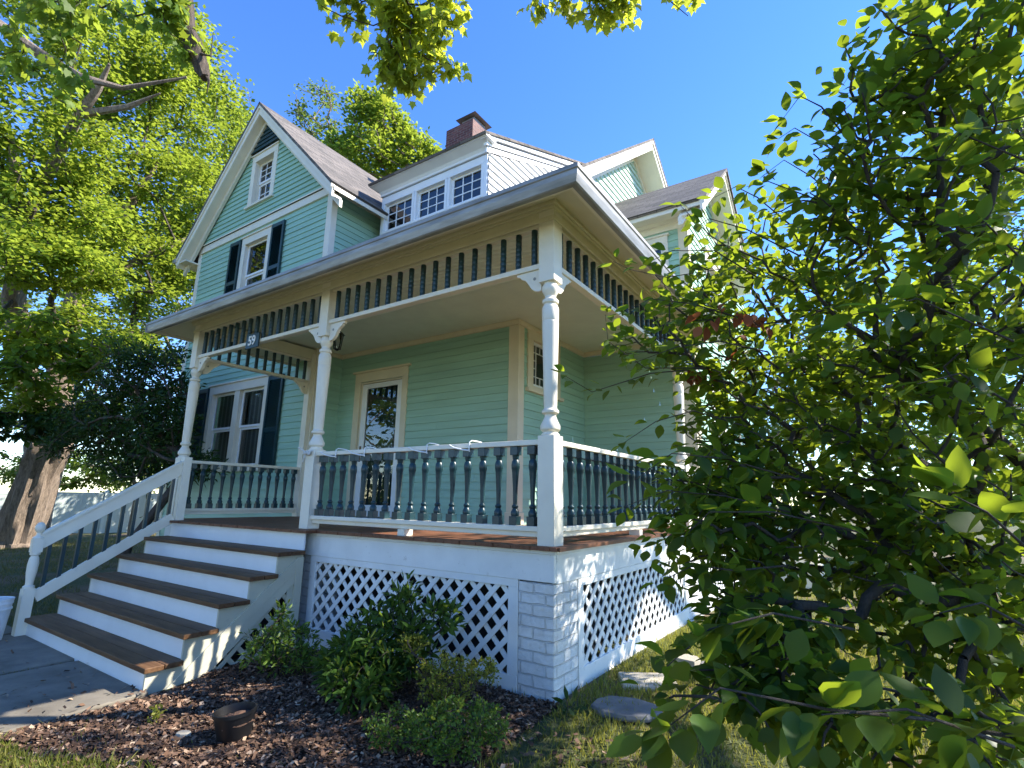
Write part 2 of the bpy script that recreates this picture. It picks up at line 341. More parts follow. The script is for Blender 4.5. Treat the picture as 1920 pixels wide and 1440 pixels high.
def window(F, u0, u1, z0, z1, cas=.13, head=None, sill=True, cols=1, rows=(1,1), mull=None, cap=True, recess=.05, parent=house, cmat=M_TRIM, back=M_UNLIT, name='window', border=False, depth=.035, label=None, single=False):
    """casing outer rect; returns hole"""
    head = head or cas
    iu0, iu1, iz0, iz1 = u0+cas, u1-cas, z0+(.06 if sill else cas), z1-head
    m = MB()
    m.fbox(F, u0, iu0, z0, z1-head, 0, depth); m.fbox(F, iu1, u1, z0, z1-head, 0, depth)
    m.fbox(F, u0, u1, z1-head, z1, 0, depth+.003); 
    if cap: m.fbox(F, u0-.03, u1+.03, z1, z1+.03, 0, depth+.03)
    if sill: m.fbox(F, u0-.04, u1+.04, z0-.05, z0, 0, depth+.04); m.fbox(F, iu0, iu1, z0, iz0, -recess-.04, depth*.5)
    else: m.fbox(F, iu0, iu1, z0, iz0, 0, depth)
    # reveals
    m.fbox(F, iu0-.012, iu0, iz0, iz1, -recess-.05, 0); m.fbox(F, iu1, iu1+.012, iz0, iz1, -recess-.05, 0); m.fbox(F, iu0, iu1, iz1, iz1+.012, -recess-.05, 0)
    spans = [(iu0, iu1)]
    if mull: m.fbox(F, mull[0], mull[1], iz0, iz1, -recess-.03, depth*.7); spans = [(iu0, mull[0]), (mull[1], iu1)]
    w_ = m.build(name, cmat, parent, bevel=.004)
    if label: w_['label'] = label
    s = MB(); g = MB(); fr = .042
    for (a, c) in spans:
        parts = [(iz0, iz1, rows[0])] if single else [(iz0, (iz0+iz1)/2, rows[1]), ((iz0+iz1)/2, iz1, rows[0])]
        for k, (p, q, rw) in enumerate(parts):
            dd = -recess + (.0 if (single or k == 1) else -.028)
            s.fbox(F, a, a+fr, p, q, dd-.025, dd); s.fbox(F, c-fr, c, p, q, dd-.025, dd)
            s.fbox(F, a+fr, c-fr, p, p+fr, dd-.025, dd+.001); s.fbox(F, a+fr, c-fr, q-fr, q, dd-.025, dd+.001)
            A, B_, P, Q = a+fr, c-fr, p+fr, q-fr
            if border:
                e = (B_-A)/5.0
                for uu in (A+e, B_-e): s.fbox(F, uu-.006, uu+.006, P, Q, dd-.02, dd-.002)
                for zz in (P+e, Q-e): s.fbox(F, A, B_, zz-.006, zz+.006, dd-.018, dd-.004)
                for i in range(2,4):
                    uu = A+e*i
                    s.fbox(F, uu-.006, uu+.006, P, P+e, dd-.02, dd-.003); s.fbox(F, uu-.006, uu+.006, Q-e, Q, dd-.02, dd-.003)
                nr = max(2, round((Q-P)/e))
                for i in range(2, nr-1):
                    zz = P+(Q-P)*i/nr
                    s.fbox(F, A, A+e, zz-.006, zz+.006, dd-.018, dd-.004); s.fbox(F, B_-e, B_, zz-.006, zz+.006, dd-.018, dd-.004)
            else:
                for i in range(1, cols if rw > 1 else 1): uu = A+(B_-A)*i/cols; s.fbox(F, uu-.009, uu+.009, P, Q, dd-.02, dd-.002)
                for i in range(1, rw): zz = P+(Q-P)*i/rw; s.fbox(F, A, B_, zz-.009, zz+.009, dd-.018, dd-.004)
            g.add([F(A,P,dd-.012), F(B_,P,dd-.012), F(B_,Q,dd-.012), F(A,Q,dd-.012)], [(0,1,2,3)])
    s.build('sash', M_WHITE, w_); g.build('pane', M_GLASS, w_)
    bk = MB(); dB = -recess-.14
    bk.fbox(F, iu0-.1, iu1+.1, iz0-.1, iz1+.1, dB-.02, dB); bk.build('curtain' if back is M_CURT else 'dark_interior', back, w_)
    return (iu0-.008, iu1+.008, iz0-.008 if not sill else z0-.02, iz1+.008)
def shutter(F, u0, u1, z0, z1):
    m = MB(); fr = .055; d0, d1 = .025, .06
    zm = z0 + (z1-z0)*.42
    m.fbox(F, u0, u0+fr, z0, z1, d0, d1); m.fbox(F, u1-fr, u1, z0, z1, d0, d1)
    for a, c in ((z0, z0+.08), (zm-.04, zm+.04), (z1-.08, z1)): m.fbox(F, u0+fr, u1-fr, a, c, d0, d1-.002)
    for a, c in ((z0+.08, zm-.04), (zm+.04, z1-.08)):
        z = a+.005
        while z < c-.02:
            A = [F(u0+fr, z, d1-.006), F(u1-fr, z, d1-.006), F(u1-fr, z+.032, d0+.004), F(u0+fr, z+.032, d0+.004)]
            m.add(A, [(0,1,2,3)]); z += .03
        m.fbox(F, u0+fr, u1-fr, a, c, d0-.004, d0)
    return m.build('shutter', M_TEAL, house)

GX0, GX1, GY = -10.66, -5.79, 1.96; GC = -8.225
HZ = 2.83  # porch ceiling
def gz_roof(x): return 8.70 - 1.025*abs(x-GC)          # gable block roof surface
def mz(y): return 8.70 - .7742*(7.35-y)                 # main catslide roof surface
# ---- gable block, front
F1 = Ffront(GY)
h1 = window(F1, -9.26, -7.15, .80, 2.50, .12, .17, mull=(-8.30,-8.12), back=M_CURT, label='double ground floor window with lace curtains')
clap(F1, [(GX0,-.95),(GX1-.02,-.95),(GX1-.02,4.0),(GX0,4.0)], [h1])
shutter(F1, -9.76, -9.29, .76, 2.48); shutter(F1, -7.12, -6.66, .76, 2.48)
h2 = window(F1, -8.77, -7.68, 4.05, 5.72, .13, .16)
clap(F1, [(GX0,4.0),(GX1-.02,4.0),(GX1-.02,5.84),(GX0,5.84)], [h2])
shutter(F1, -9.22, -8.80, 4.05, 5.72); shutter(F1, -7.65, -7.22, 4.05, 5.72)
h3 = window(F1, -8.72, -7.75, 6.44, 7.66, .14, .15, cols=3, rows=(3,2), depth=.075, label='small attic window with many panes')
zt = 8.42
def gz_in(x): return zt - 1.025*abs(x-GC)
clap(F1, [(GX0-.05, gz_in(GX0-.05) if gz_in(GX0-.05) > 6.0 else 6.0), (GX0+.08,6.0),(GX1-.08,6.0),(GC+(zt-7.74)/1.025,7.74),(GC-(zt-7.74)/1.025,7.74)][1:], [h3], name='attic_clapboard_wall', base=.045, thick=.022)
clap(F1, [(GC-(zt-7.74)/1.025,7.74),(GC+(zt-7.74)/1.025,7.74),(GC+.01,zt),(GC-.01,zt)], [], mat=M_TEALSH, name='gable_shingles', base=.10, exp=.10, thick=.022)
m = MB(); m.fbox(F1, GX0-.02, GX1+.03, 5.84, 6.0, 0, .045); m.fbox(F1, GX0-.03, GX1+.05, 6.0, 6.03, 0, .075); m.build('belt_board', M_TRIM, house, bevel=.004)
m = MB(); m.box(GX1-.12, GX1+.028, GY-.028, GY+.10, -.95, 5.838); m.build('corner_board', M_TRIM, house, bevel=.005); m = MB(); m.box(GX0-.03, GX0+.10, GY-.03, GY+.1, -.95, 5.838); m.build('corner_board', M_TRIM, house, bevel=.005)
# side wall of gable block (+x)
clap(Fside(GX1), [(GY+.1,-.95),(11.5,-.95),(11.5,6.05),(GY+.1,6.05)], [])
clap(lambda u,z,d: Vector((GX0-d,u,z)), [(GY+.1,-.95),(11.5,-.95),(11.5,5.9),(GY+.1,5.9)], [])
m = MB(); m.fbox(F1, GX0, GX1, -1.3, -.95, -.2, 0); m.build('foundation', M_PIER, house, uvbox=True)
# gable roof slabs
def slab(pts, th=.10, name='roof', mat=M_ROOF):
    """pts: 4 coplanar world points, upper surface"""
    P = [Vector(p) for p in pts]; n_ = (P[1]-P[0]).cross(P[2]-P[0]).normalized()
    if n_.z < 0: P.reverse(); n_ = -n_
    k = len(P); Q = [p - n_*th for p in P]
    return MB().add(P+Q, [tuple(range(k)), tuple(range(2*k-1,k-1,-1))] + [(i,i+k,(i+1)%k+k,(i+1)%k) for i in range(k)]).build(name, mat, house, uvbox=True)
yF, yB = 1.60, 12.0
slab([(GC,yF,8.70),(GC,yB,8.70),(GC+2.87,yB,gz_roof(GC+2.87)),(GC+2.87,yF,gz_roof(GC+2.87))], .05)
slab([(GC,yF,8.70),(GC-2.87,yF,gz_roof(GC-2.87)),(GC-2.87,yB,gz_roof(GC-2.87)),(GC,yB,8.70)], .05)
# bargeboards (front rakes) & soffits
def rake(F, c, ztop, slope, half, d0, wd=.16, name='bargeboard', mat=M_TRIM, sides=(-1,1), dn=.045, halves=None, walld=0.0):
    """face boards under the roof edge, plane at depth d0 in front of the wall"""
    m = MB(); s = MB()
    for sg in sides:
        hf = (halves or {}).get(sg, half)
        a0, b0 = (c, ztop-dn), (c+sg*hf, ztop-dn-slope*hf)
        for (o0, o1, dd) in ((0, wd*.45, .04), (wd*.45, wd*1.25, .012)):
            k = math.sqrt(1+slope*slope)
            poly = [(a0[0], a0[1]-o0*k), (b0[0], b0[1]-o0*k), (b0[0], b0[1]-o1*k), (a0[0], a0[1]-o1*k)]
            m.fprism(F, poly if sg > 0 else poly[::-1], d0-.03, d0+dd)
        # soffit between wall and rake
        k = math.sqrt(1+slope*slope); o = wd*1.0
        s.fprism(F, [(a0[0], a0[1]-o*k), (b0[0], b0[1]-o*k), (b0[0], b0[1]-o*k-.03), (a0[0], a0[1]-o*k-.03)][::sg], walld, d0-.03)
        m.fprism(F, [(a0[0], a0[1]-o*k-.03), (b0[0], b0[1]-o*k-.03), (b0[0], b0[1]-o*k-.17), (a0[0], a0[1]-o*k-.17)][::sg], walld-.02, walld+.04)
    m.build(name, mat, house); s.build('rake_soffit', M_TRIM, house)
rake(F1, GC, 8.70, 1.025, 2.84, GY-yF-.05, .13, walld=.11, dn=.06)
# side eaves of gable block
m = MB(); ze = gz_roof(GC+2.87)
zg = gz_roof
m.add([(GX1,yF+.02,zg(GX1)-.13),(GX1+.42,yF+.02,zg(GX1+.42)-.11),(GX1+.42,6,zg(GX1+.42)-.11),(GX1,6,zg(GX1)-.13)],[(0,1,2,3)])
m.box(GX1+.41, GX1+.425, yF+.06, 6, ze-.13, ze-.055); m.box(GX1+.004, GX1+.03, GY+.1, 6, 5.86, 6.06)
m.build('eave_trim', M_TRIM, house); m = MB(); m.box(GX0-.44, GX0, yF+.05, 11, ze-.16, ze-.13); m.box(GX0-.45, GX0-.42, yF+.03, 11, ze-.17, ze-.04)
m.build('eave_trim', M_TRIM, house)
m = MB(); m.box(GX0-.57, GX0-.45, yF, 11, ze-.12, ze-.01); m.build('gutter', M_GUTTER, house, bevel=.02)

# ---- main body walls behind the porch
DY, WX = 2.485, -1.97
F2 = Ffront(DY); F3 = Fside(WX)
dh = (-5.21, -4.20, 0.0, 2.26)
clap(F2, [(GX1+.02,0),(WX-.14,0),(WX-.14,HZ-.08),(GX1+.02,HZ-.08)], [dh], .112)
hw = window(F3, 2.70, 3.66, 1.88, 2.76, .15, .14, border=True, single=True, cmat=M_CREAM, recess=.02, label='small leaded window with a border of square panes')
BY = 4.55
clap(F3, [(DY+.12,0),(BY,0),(BY,HZ-.08),(DY+.12,HZ-.08)], [hw], .112)
m = MB(); m.box(WX-.14, WX+.03, DY-.03, DY+.12, 0, HZ-.08); m.box(WX-.155, WX+.045, DY-.045, DY+.13, 0, .16); m.build('corner_board', M_CREAM, house, bevel=.006)
# porch crown moulding
m = MB(); m.box(GX1, WX+.05, DY-.05, DY-.0, HZ-.08, HZ); m.box(WX, WX+.05, DY, BY-.05, HZ-.08, HZ); m.box(GX1, GX1+.05, GY, DY-.05, HZ-.08, HZ); m.box(WX, -.1, BY-.05, BY, HZ-.08, HZ)
m.build('crown_moulding', M_CREAM, house, bevel=.012)
# upper gable facing +x
def zmain(y): return 8.70-.7742*abs(7.35-y)
clap(F3, [(.45,3.0),(11.6,3.0),(11.6,zmain(11.6)-.25),(7.36,8.44),(7.34,8.44),(.45,zmain(.45)-.25)], [], .15, name='gable_clapboard_wall', mat=M_MINT_SUN, thick=.03)
# rear wing wall facing -y, corner x=-.1
WC = -.1
F4 = Ffront(BY)
h4 = window(F4, -1.02, -.40, 3.25, 4.62, .10, .13, back=M_CURT)
clap(F4, [(WX,0),(WC-.13,0),(WC-.13,HZ-.08),(WX,HZ-.08)], [], .112)
clap(F4, [(WX-.2,2.9),(WC-.13,2.9),(WC-.13,4.86),(WX-.2,4.86)], [h4])
F5 = Fside(WC)
h5 = window(F5, 5.45, 6.35, .75, 2.35, .12, .15, back=M_CURT); h6 = window(F5, 5.6, 6.6, 3.3, 4.75, .12, .15, back=M_CURT)
clap(F5, [(BY+.1,-.3),(10.9,-.3),(10.9,4.9),(BY+.1,4.9)], [h5, h6])
clap(F5, [(4.45,4.9),(7.75,4.9),(6.12,6.22),(6.08,6.22)], [], name='wing_gable_wall')
m = MB(); m.box(WC-.13, WC+.028, BY-.028, BY+.1, 0, 4.86); m.build('corner_board', M_CREAM, house, bevel=.005); m = MB(); m.box(WC, WC+.03, 7.5, 7.64, 0, 4.86); m.build('corner_board', M_CREAM, house, bevel=.005)
m = MB(); m.fbox(F4, WX, WC+.03, 4.70, 4.86, 0, .03); m.fbox(F4, WX, WC+.3, 4.86, 4.89, 0, .36); m.fbox(F4, WX, WC+.36, 4.80, 4.93, .36, .385); m.fbox(F4, WX, WC+.05, 4.80, 4.86, .03, .09)
m.build('eave_trim', M_TRIM, house)
# wing roof
slab([(-4.5,6.1,6.52),(.33,6.1,6.52),(.33,4.12,4.90),(-4.5,4.12,4.90)], .05)
slab([(-4.5,6.1,6.52),(-4.5,8.08,4.90),(.33,8.08,4.90),(.33,6.1,6.52)], .05)
rake(F5, 6.1, 6.52, .818, 1.96, .36, .12, walld=.01, dn=.055)
# bracket ornament in wing gable
m = MB()
for k in range(5): m.beam((WC+.2, 5.0+.06*k, 5.35), (WC+.2, 5.45+.03*k, 5.95), .02, .02)
m.build('gable_ornament', M_MINT, house)
# main roof: catslide over the porch, side porch roof, back slope
EZ = 2.70
def side_z(x): return EZ + .28*(.40-x)
yc = lambda x: 7.35-(8.70-side_z(x))/.7742
slab([(-6.40,-.40,mz(-.40)),(.40,-.40,mz(-.40)),(-1.43,yc(-1.43),side_z(-1.43)),(-1.43,7.35,8.70),(GC,7.35,8.70),(GX1,GY,mz(GY))], .05)
slab([(.40,-.40,EZ),(.40,BY,EZ),(WX,BY,side_z(WX)),(WX,yc(WX),side_z(WX))], .02)
slab([(-6.40,-.40,mz(-.40)),(GX1,GY,mz(GY)),(-6.40,GY,EZ)], .02)
slab([(GC,7.35,8.70),(-1.43,7.35,8.70),(-1.43,12,5.18),(GC,12,5.18)], .05)
rake(F3, 7.35, 8.70, .7742, 7.0, .49, .15, walld=.01, halves={1:4.4, -1:7.1}, dn=.06)

# ---- dormer
dY, dX0, dX1 = 2.87, -5.5, -2.91
F6 = Ffront(dY)
dorm = MB()
holes = []
wins = [(-5.40,-4.66),(-4.555,-3.845),(-3.735,-3.025)]
dz0, dz1 = 5.22, 6.06
M_DORM = M_WHITE
zz0, zz1 = 5.36, 5.95
us = [dX0] + [v for w_ in wins for v in w_] + [dX1]
dorm.fbox(F6, dX0, dX1, 4.7, zz0, -.05, 0); dorm.fbox(F6, dX0, dX1, zz1, dz1+.05, -.05, 0)
for i in range(0, len(us), 2): dorm.fbox(F6, us[i], us[i+1], zz0, zz1, -.05, 0)
dorm = dorm.build('dormer', M_WHITE, house, bevel=.003)
for (a, c) in wins:
    window(F6, a-.045, c+.045, zz0-.045, zz1+.045, .05, .05, sill=False, cols=3, rows=(3,3), single=True, cmat=M_WHITE, recess=.06, depth=.012, cap=False, label='nine pane dormer window')
# dormer side clapboards
F7 = Fside(dX1)
def dtop(y): return 6.43+.43*(y-dY)
clap(F7, [(dY+.02,4.9),(6.6,8.0),(6.5,dtop(6.5)-.30),(dY+.02,dtop(dY)-.32)], [], .135, name='dormer_clapboard_wall', mat=M_WHITE, thick=.034)
clap(lambda u,z,d: Vector((dX0-d,u,z)), [(dY+.02,4.9),(6.6,8.0),(6.5,dtop(6.5)-.25),(dY+.02,dtop(dY)-.27)], [], .135, name='dormer_clapboard_wall', mat=M_WHITE)
m = MB()
for (z0_, z1_, d_) in ((6.13,6.175,.03),(6.285,6.335,.23)):
    m.fbox(F6, dX0-.6*d_, dX1+.6*d_, z0_, z1_, -.05, d_)
m.add([F6(u,z,d) for (z,d,e) in ((6.175,.03,.02),(6.22,.06,.04),(6.285,.20,.12)) for u in (dX0-e,dX1+e)], [(0,1,3,2),(2,3,5,4)]); m.add([F6(dX1+.02,6.175,.03),F6(dX1+.04,6.22,.06),F6(dX1+.12,6.285,.2),F6(dX1,6.285,-.05),F6(dX1,6.175,-.05)], [(0,1,2,3,4)])
yt = 6.75
for (o0, o1, d_) in ((.33,.24,.04),(.24,.16,.07),(.16,.045,.12)):
    poly = [(dY-.2*(d_/.12), dtop(dY)-o0), (yt, dtop(yt)-o0), (yt, dtop(yt)-o1), (dY-.2*(d_/.12), dtop(dY)-o1)]
    m.fprism(F7, poly, 0, d_)
m.build('dormer_cornice', M_WHITE, dorm)
slab([(dX0-.14,dY-.27,dtop(dY-.27)+.02),(dX1+.15,dY-.27,dtop(dY-.27)+.02),(dX1+.15,7.1,dtop(7.1)+.02),(dX0-.14,7.1,dtop(7.1)+.02)], .045)

# ---- chimney
m = MB(); cx0, cx1, cy0, cy1, ct = -6.30, -5.42, 5.5, 6.25, 9.72
m.box(cx0, cx1, cy0, cy1, 5.5, ct); ch = m.build('chimney', M_BRICK, house, uvbox=True, bevel=.006)
m = MB(); m.box(cx0+.42, cx1-.06, cy0+.12, cy1-.14, ct, ct+.16)
m.add([(cx0+.30,cy0-.0,ct+.19),(cx1+.06,cy0-.0,ct+.19),(cx1+.06,cy1-.02,ct+.19),(cx0+.30,cy1-.02,ct+.19),(cx0+.36,cy0+.06,ct+.24),(cx1-.0,cy0+.06,ct+.24),(cx1-.0,cy1-.08,ct+.24),(cx0+.36,cy1-.08,ct+.24)], [(0,3,2,1),(4,5,6,7),(0,1,5,4),(1,2,6,5),(2,3,7,6),(3,0,4,7)])
m.build('chimney_cap', M_STEEL, ch)

# ---- porch structure
S = .1435
PY1 = BY                      # side porch end
XL = -5.79 - S                # left post left face
def floor_boards():
    m = MB(); x = -5.98
    while x < .05-1e-3:
        x2 = min(x+.083, .05); y0 = -.055 if x > -2.72 or x2 < -5.6 else -.16
        jy = random.uniform(-.006, .004); y1 = DY if x2 < WX else BY
        m.box(x, x2-.003, y0+jy, y1, -.028, random.uniform(-.0012,.0008)); x = x2
    return m.build('porch_floor', M_FLOOR, house)
floor_boards()
m = MB(); m.box(.0515, .062, -.03, BY, -.03, -.001); m.build('floor_edge', M_FLOOR, house)
m = MB()
m.box(-5.93, .0, -.002, .035, -.25, -.03); m.box(-.037, .002, .035, BY+2.6, -.26, -.03)
m.box(-5.93, .012, -.018, -.002, -.055, -.03); m.box(.002, .018, -.018, BY+2.6, -.055, -.03)
m.build('skirt_board', M_SKIRT, house, bevel=.004)
# piers
def pier(x0, x1, y0, y1, z1=-.25, z0=-1.3):
    m = MB(); m.box(x0, x1, y0, y1, z0, z1); return m.build('brick_pier', M_PIER, house, uvbox=True, bevel=.008)
pier(-.305, -.006, .006, .38, -.26)
pier(-2.93, -2.79, .03, .38); pier(-.30, -.006, 3.27, 3.75, -.262); pier(-.30,-.006, 6.95, 7.3, -.262)
# lattice
def lattice(F, u0, u1, z0, z1, fr=.09, s=.152, wd=.040, tri=None, mat=M_SKIRT, zb=None):
    m = MB(); zb = zb if zb is not None else z0
    if tri is None:
        m.fbox(F, u0, u0+fr, z0+fr, z1-.055, -.028, -.004); m.fbox(F, u1-fr, u1, z0+fr, z1-.055, -.028, -.004)
        m.fbox(F, u0, u1, zb, z0+fr, -.029, -.003); m.fbox(F, u0, u1, z1-.055, z1, -.029, -.003)
        rect = (u0+fr*.7, u1-fr*.7, z0+fr*.7, z1-.04)
    else: rect = tri
    p = m.build('lattice_panel', mat, house, bevel=.003)
    st = MB(); A, B_, P, Q = rect
    def clipline(cst, sg):
        # line z = sg*u + cst clipped
        pts = []
        for u in (A, B_):
            z = sg*u+cst
            if P <= z <= Q: pts.append((u, z))
        for z in (P, Q):
            u = (z-cst)/sg
            if A < u < B_: pts.append((u, z))
        if len(pts) < 2: return None
        pts.sort(); return pts[0], pts[-1]
    hw_ = wd/2*math.sqrt(2)/math.sqrt(2)
    for sg, dd in ((1,-.016), (-1,-.026)):
        lo = min(P-sg*A, P-sg*B_); hi = max(Q-sg*A, Q-sg*B_); k = lo
        while k < hi:
            r = clipline(k, sg)
            if r and abs(r[0][0]-r[1][0]) > .02:
                (ua, za), (ub, zb_) = r; q = wd*.5*.707
                nx, nz = (-q*sg, q)
                st.fprism(F, [(ua-nx, za-nz), (ub-nx, zb_-nz), (ub+nx, zb_+nz), (ua+nx, za+nz)], dd-.008, dd)
            k += s
    st.build('lattice_strip', mat, p)
    return p
FS0 = Ffront(0.0); FX0 = Fside(0.0)
lattice(FS0, -2.785, -.307, -1.0, -.25, zb=-1.12)
lattice(FX0, .385, 3.27, -.99, -.262, zb=-1.1)
lattice(FX0, 3.76, 6.95, -.99, -.262, zb=-1.1)
m = MB(); m.box(-5.9, -.4, .5, .52, -1.3, -.05); m.box(-.42, -.4, .5, 7.2, -1.3, -.05); m.build('crawlspace_shade_sheet', M_UNLIT, house)  # added dark sheets that paint the shade under the porch
# posts
def post_profile():
    return [(.80,.070),(.825,.072),(.84,.058),(.86,.078),(.89,.080),(.93,.060),(.965,.044),(.98,.046),(.99,.066),(1.01,.068),(1.025,.052),(1.045,.050),(1.06,.053),(1.3,.057),(1.72,.068),(1.735,.0685),(1.74,.064),(1.75,.0685),(1.85,.069),(1.875,.060),(1.885,.050),(1.895,.066),(1.92,.068),(1.935,.050),(1.955,.044),(1.98,.058),(2.01,.071),(2.04,.068),(2.06,.055),(2.075,.054)]
pm = MB().box(-S/2, S/2, -S/2, S/2, 0, .813); pm.box(-S/2, S/2, -S/2, S/2, 2.073, 2.72)
pm = pm.lathe(post_profile(), n=24)
posts = []
POSTS = [(-S/2, S/2), (-2.8845-S/2, S/2), (-5.7906-S/2, S/2), (-S/2, 3.4677+S/2)]
lab = ['corner porch post at the front right', 'middle front porch post beside the steps', 'left front porch post at the head of the stair railing', 'far porch post on the right side']
for k, (x, y) in enumerate(POSTS):
    if k == 0: o = pm.build('porch_post', M_TRIM, house, smooth=True, bevel=.004, loc=(x,y,0), local=True); p0 = o
    else: o = dup(p0, house, (x, y, 0))
    o['label'] = lab[k]
# half posts (pilasters)
m = MB(); m.box(GX1-.13, GX1+.0, GY-.10, GY-.03, 0, 2.72); m.build('pilaster', M_TRIM, house, bevel=.004)
m = MB(); m.box(-.28, -.09, BY-.10, BY-.03, 0, 2.72); m.build('pilaster', M_CREAM, house, bevel=.004)

# baluster / spindle meshes
bal_prof = [(.20,.030),(.215,.033),(.235,.033),(.25,.024),(.262,.020),(.27,.026),(.282,.026),(.292,.017),(.31,.017),(.42,.020),(.54,.028),(.565,.031),(.57,.033),(.60,.034),(.625,.030),(.64,.021),(.648,.025),(.658,.025),(.668,.028),(.68,.030)]
bm_ = MB().box(-.034,.034,-.034,.034,.135,.203); bm_.box(-.034,.034,-.034,.034,.675,.742); bm_.lathe(bal_prof, n=14)
sp = MB(); prof = [(2.25,.024),(2.27,.027)]
for k in range(6): z = 2.285+.048*k; prof += [(z,.0262),(z+.004,.0245),(z+.01,.0262),(z+.042,.0268)]
prof += [(2.575,.027),(2.592,.024)]
sp.lathe(prof, n=10)
bal0 = None; spn0 = None
def railing(p, q, nb, label, ins=.0):
    """p, q: xy ends at railing centreline"""
    global bal0
    p, q = Vector((*p,0)), Vector((*q,0)); ax = (q-p).normalized()
    m = MB(); m.beam(p+Vector((0,0,.765)), q+Vector((0,0,.765)), .088, .042); m.beam(p+Vector((0,0,.115)), q+Vector((0,0,.115)), .085, .040); m.beam(p+Vector((0,0,.078)), q+Vector((0,0,.078)), .04, .045)
    r = m.build('porch_railing', M_TRIM, house, bevel=.006); r['label'] = label
    for k in range(nb):
        c = p + (q-p)*((k+.5)/nb)
        if bal0 is None: bal0 = bm_.build('baluster', M_TEAL, r, smooth=True, bevel=.002, loc=c, local=True)
        else:
            dup(bal0, r, c)
    return r
def spandrel(p, q, ns, label):
    global spn0
    p, q = Vector((*p,0)), Vector((*q,0))
    m = MB(); m.beam(p+Vector((0,0,2.2325)), q+Vector((0,0,2.2325)), .075, .045); m.beam(p+Vector((0,0,2.605)), q+Vector((0,0,2.605)), .06, .035)
    r = m.build('spandrel', M_TRIM, house, bevel=.004); r['label'] = label
    for k in range(ns):
        c = p + (q-p)*((k+.5)/ns)
        if spn0 is None: spn0 = sp.build('spindle', M_TEAL, r, smooth=True, loc=c, local=True)
        else: dup(spn0, r, c)
    return r
yc_ = .065
xr0, xr1, xr2, xr3 = -5.7906, -2.8845-S, -2.8845, -S
railing((xr2, yc_), (xr3, yc_), 17, 'front porch railing between the middle and corner posts')
railing((-.065, S), (-.065, 3.4677), 20, 'right side porch railing from the corner post')
railing((-5.865, S), (-5.865, GY-.10), 12, 'left end porch railing in front of the double window')
railing((-.065, 3.4677+S), (-.065, BY-.10), 5, 'short railing at the far end of the porch')
spandrel((xr2, yc_), (xr3, yc_), 17, 'spindle frieze over the front opening on the right')
spandrel((xr0, yc_), (xr1, yc_), 17, 'spindle frieze over the steps')
spandrel((-.065, S), (-.065, 3.4677), 20, 'spindle frieze along the right side of the porch')
spandrel((-5.865, S), (-5.865, GY-.10), 12, 'spindle frieze at the left end of the porch')
spandrel((-.065, 3.4677+S), (-.065, BY-.10), 5, 'short spindle frieze at the far end of the porch')
m = MB(); m.box(-1.60,-1.52,.01,.12,0,.055); m.box(-.12,-.01,1.75,1.83,0,.055); m.build('rail_support', M_TRIM, house)
# brackets
def bracket_mb(F, u, sg, d0, d1):
    prof = [(0,-.19),(.03,-.195),(.065,-.185),(.10,-.155),(.125,-.115),(.155,-.075),(.19,-.055),(.205,-.045),(.21,-.032),(.235,-.028),(.245,-.012),(.245,0),(0,0)]
    poly = [(u+sg*a, 2.21+z) for a, z in prof]
    m = MB(); m.fprism(F, poly[::sg], d0, d1)
    # round hole, its shade painted as a grey disc
    c = F(u+sg*.065, 2.21-.075, d1+.002); n_ = 12; vs = []
    e1 = F(1,0,0)-F(0,0,0); e2 = F(0,1,0)-F(0,0,0)
    return m, c, e1, e2
M_HOLE = flat('bracket_hole_grey', (.25,.25,.22), .6)  # grey standing for the shade inside the bracket hole
def bracket(F, u, sg, d0, d1):
    m, c, e1, e2 = bracket_mb(F, u, sg, d0, d1); o = m.build('bracket', M_TRIM, house, bevel=.004)
    nn = e1.cross(e2).normalized(); vs = [c + e1*cos(2*pi*k/14)*.014 + e2*sin(2*pi*k/14)*.014 for k in range(14)]
    vs2 = [v - (nn if (F(0,0,1)-F(0,0,0)).dot(nn) > 0 else -nn)*.004 for v in vs]
    MB().add(vs+vs2, [tuple(range(14))] + [(i,(i+1)%14,(i+1)%14+14,i+14) for i in range(14)]).build('hole_disc', M_HOLE, o)
fa, fb = -.085, -.045
for (u, sg) in ((xr0, 1), (xr1, -1), (xr2, 1), (xr3, -1)): bracket(FS0, u, sg, fa, fb)
bracket(FS0, -.0, 1, fa-.0, fb) if False else None
for (u, sg) in ((S, 1), (3.4677, -1), (3.4677+S, 1)): bracket(FX0, u, sg, fa, fb)
FXL = lambda u, z, d: Vector((-5.79+d-.06, u, z))
bracket(FXL, S, 1, -.03, .01); bracket(FXL, GY-.10, -1, -.03, .01)
# small bracket seen on the outside of the corner post
# frieze beam + soffit + gutter
m = MB()
m.box(XL, 0, .002, .13, 2.622, 2.80); m.box(-.13, -.002, .13, BY-.03, 2.622, 2.80); m.box(XL+.003, XL+.13, .13, GY-.03, 2.622, 2.80)
m.box(XL-.012, .012, -.012, .002, 2.60, 2.64); m.box(-.002, .012, .002, BY, 2.60, 2.64)
m.box(XL-.025, .025, -.025, .002, 2.70, 2.725); m.box(-.002, .025, .002, BY, 2.70, 2.725)
m.box(XL-.042, .042, -.042, .002, 2.725, 2.77); m.box(-.002, .042, .002, BY, 2.725, 2.77)
m.build('porch_frieze', M_SOFF, house, bevel=.004)
def ring(off, z, x0=XL): return [(-6.42 if off > .3 else x0-off, -off, z), (off, -off, z), (off, BY, z)]
m = MB()
xl = XL-.42
rows = [(.02,2.768),(.36,2.61)]
o0, z0_ = rows[0]; o1, z1_ = rows[1]
m.add([(XL-.02,-o0,z0_),(o0,-o0,z0_),(o1,-o1,z1_),(-6.32,-o1,z1_)], [(0,1,2,3)])
m.add([(o0,-o0,z0_),(o0,BY,z0_),(o1,BY,z1_),(o1,-o1,z1_)], [(0,1,2,3)])
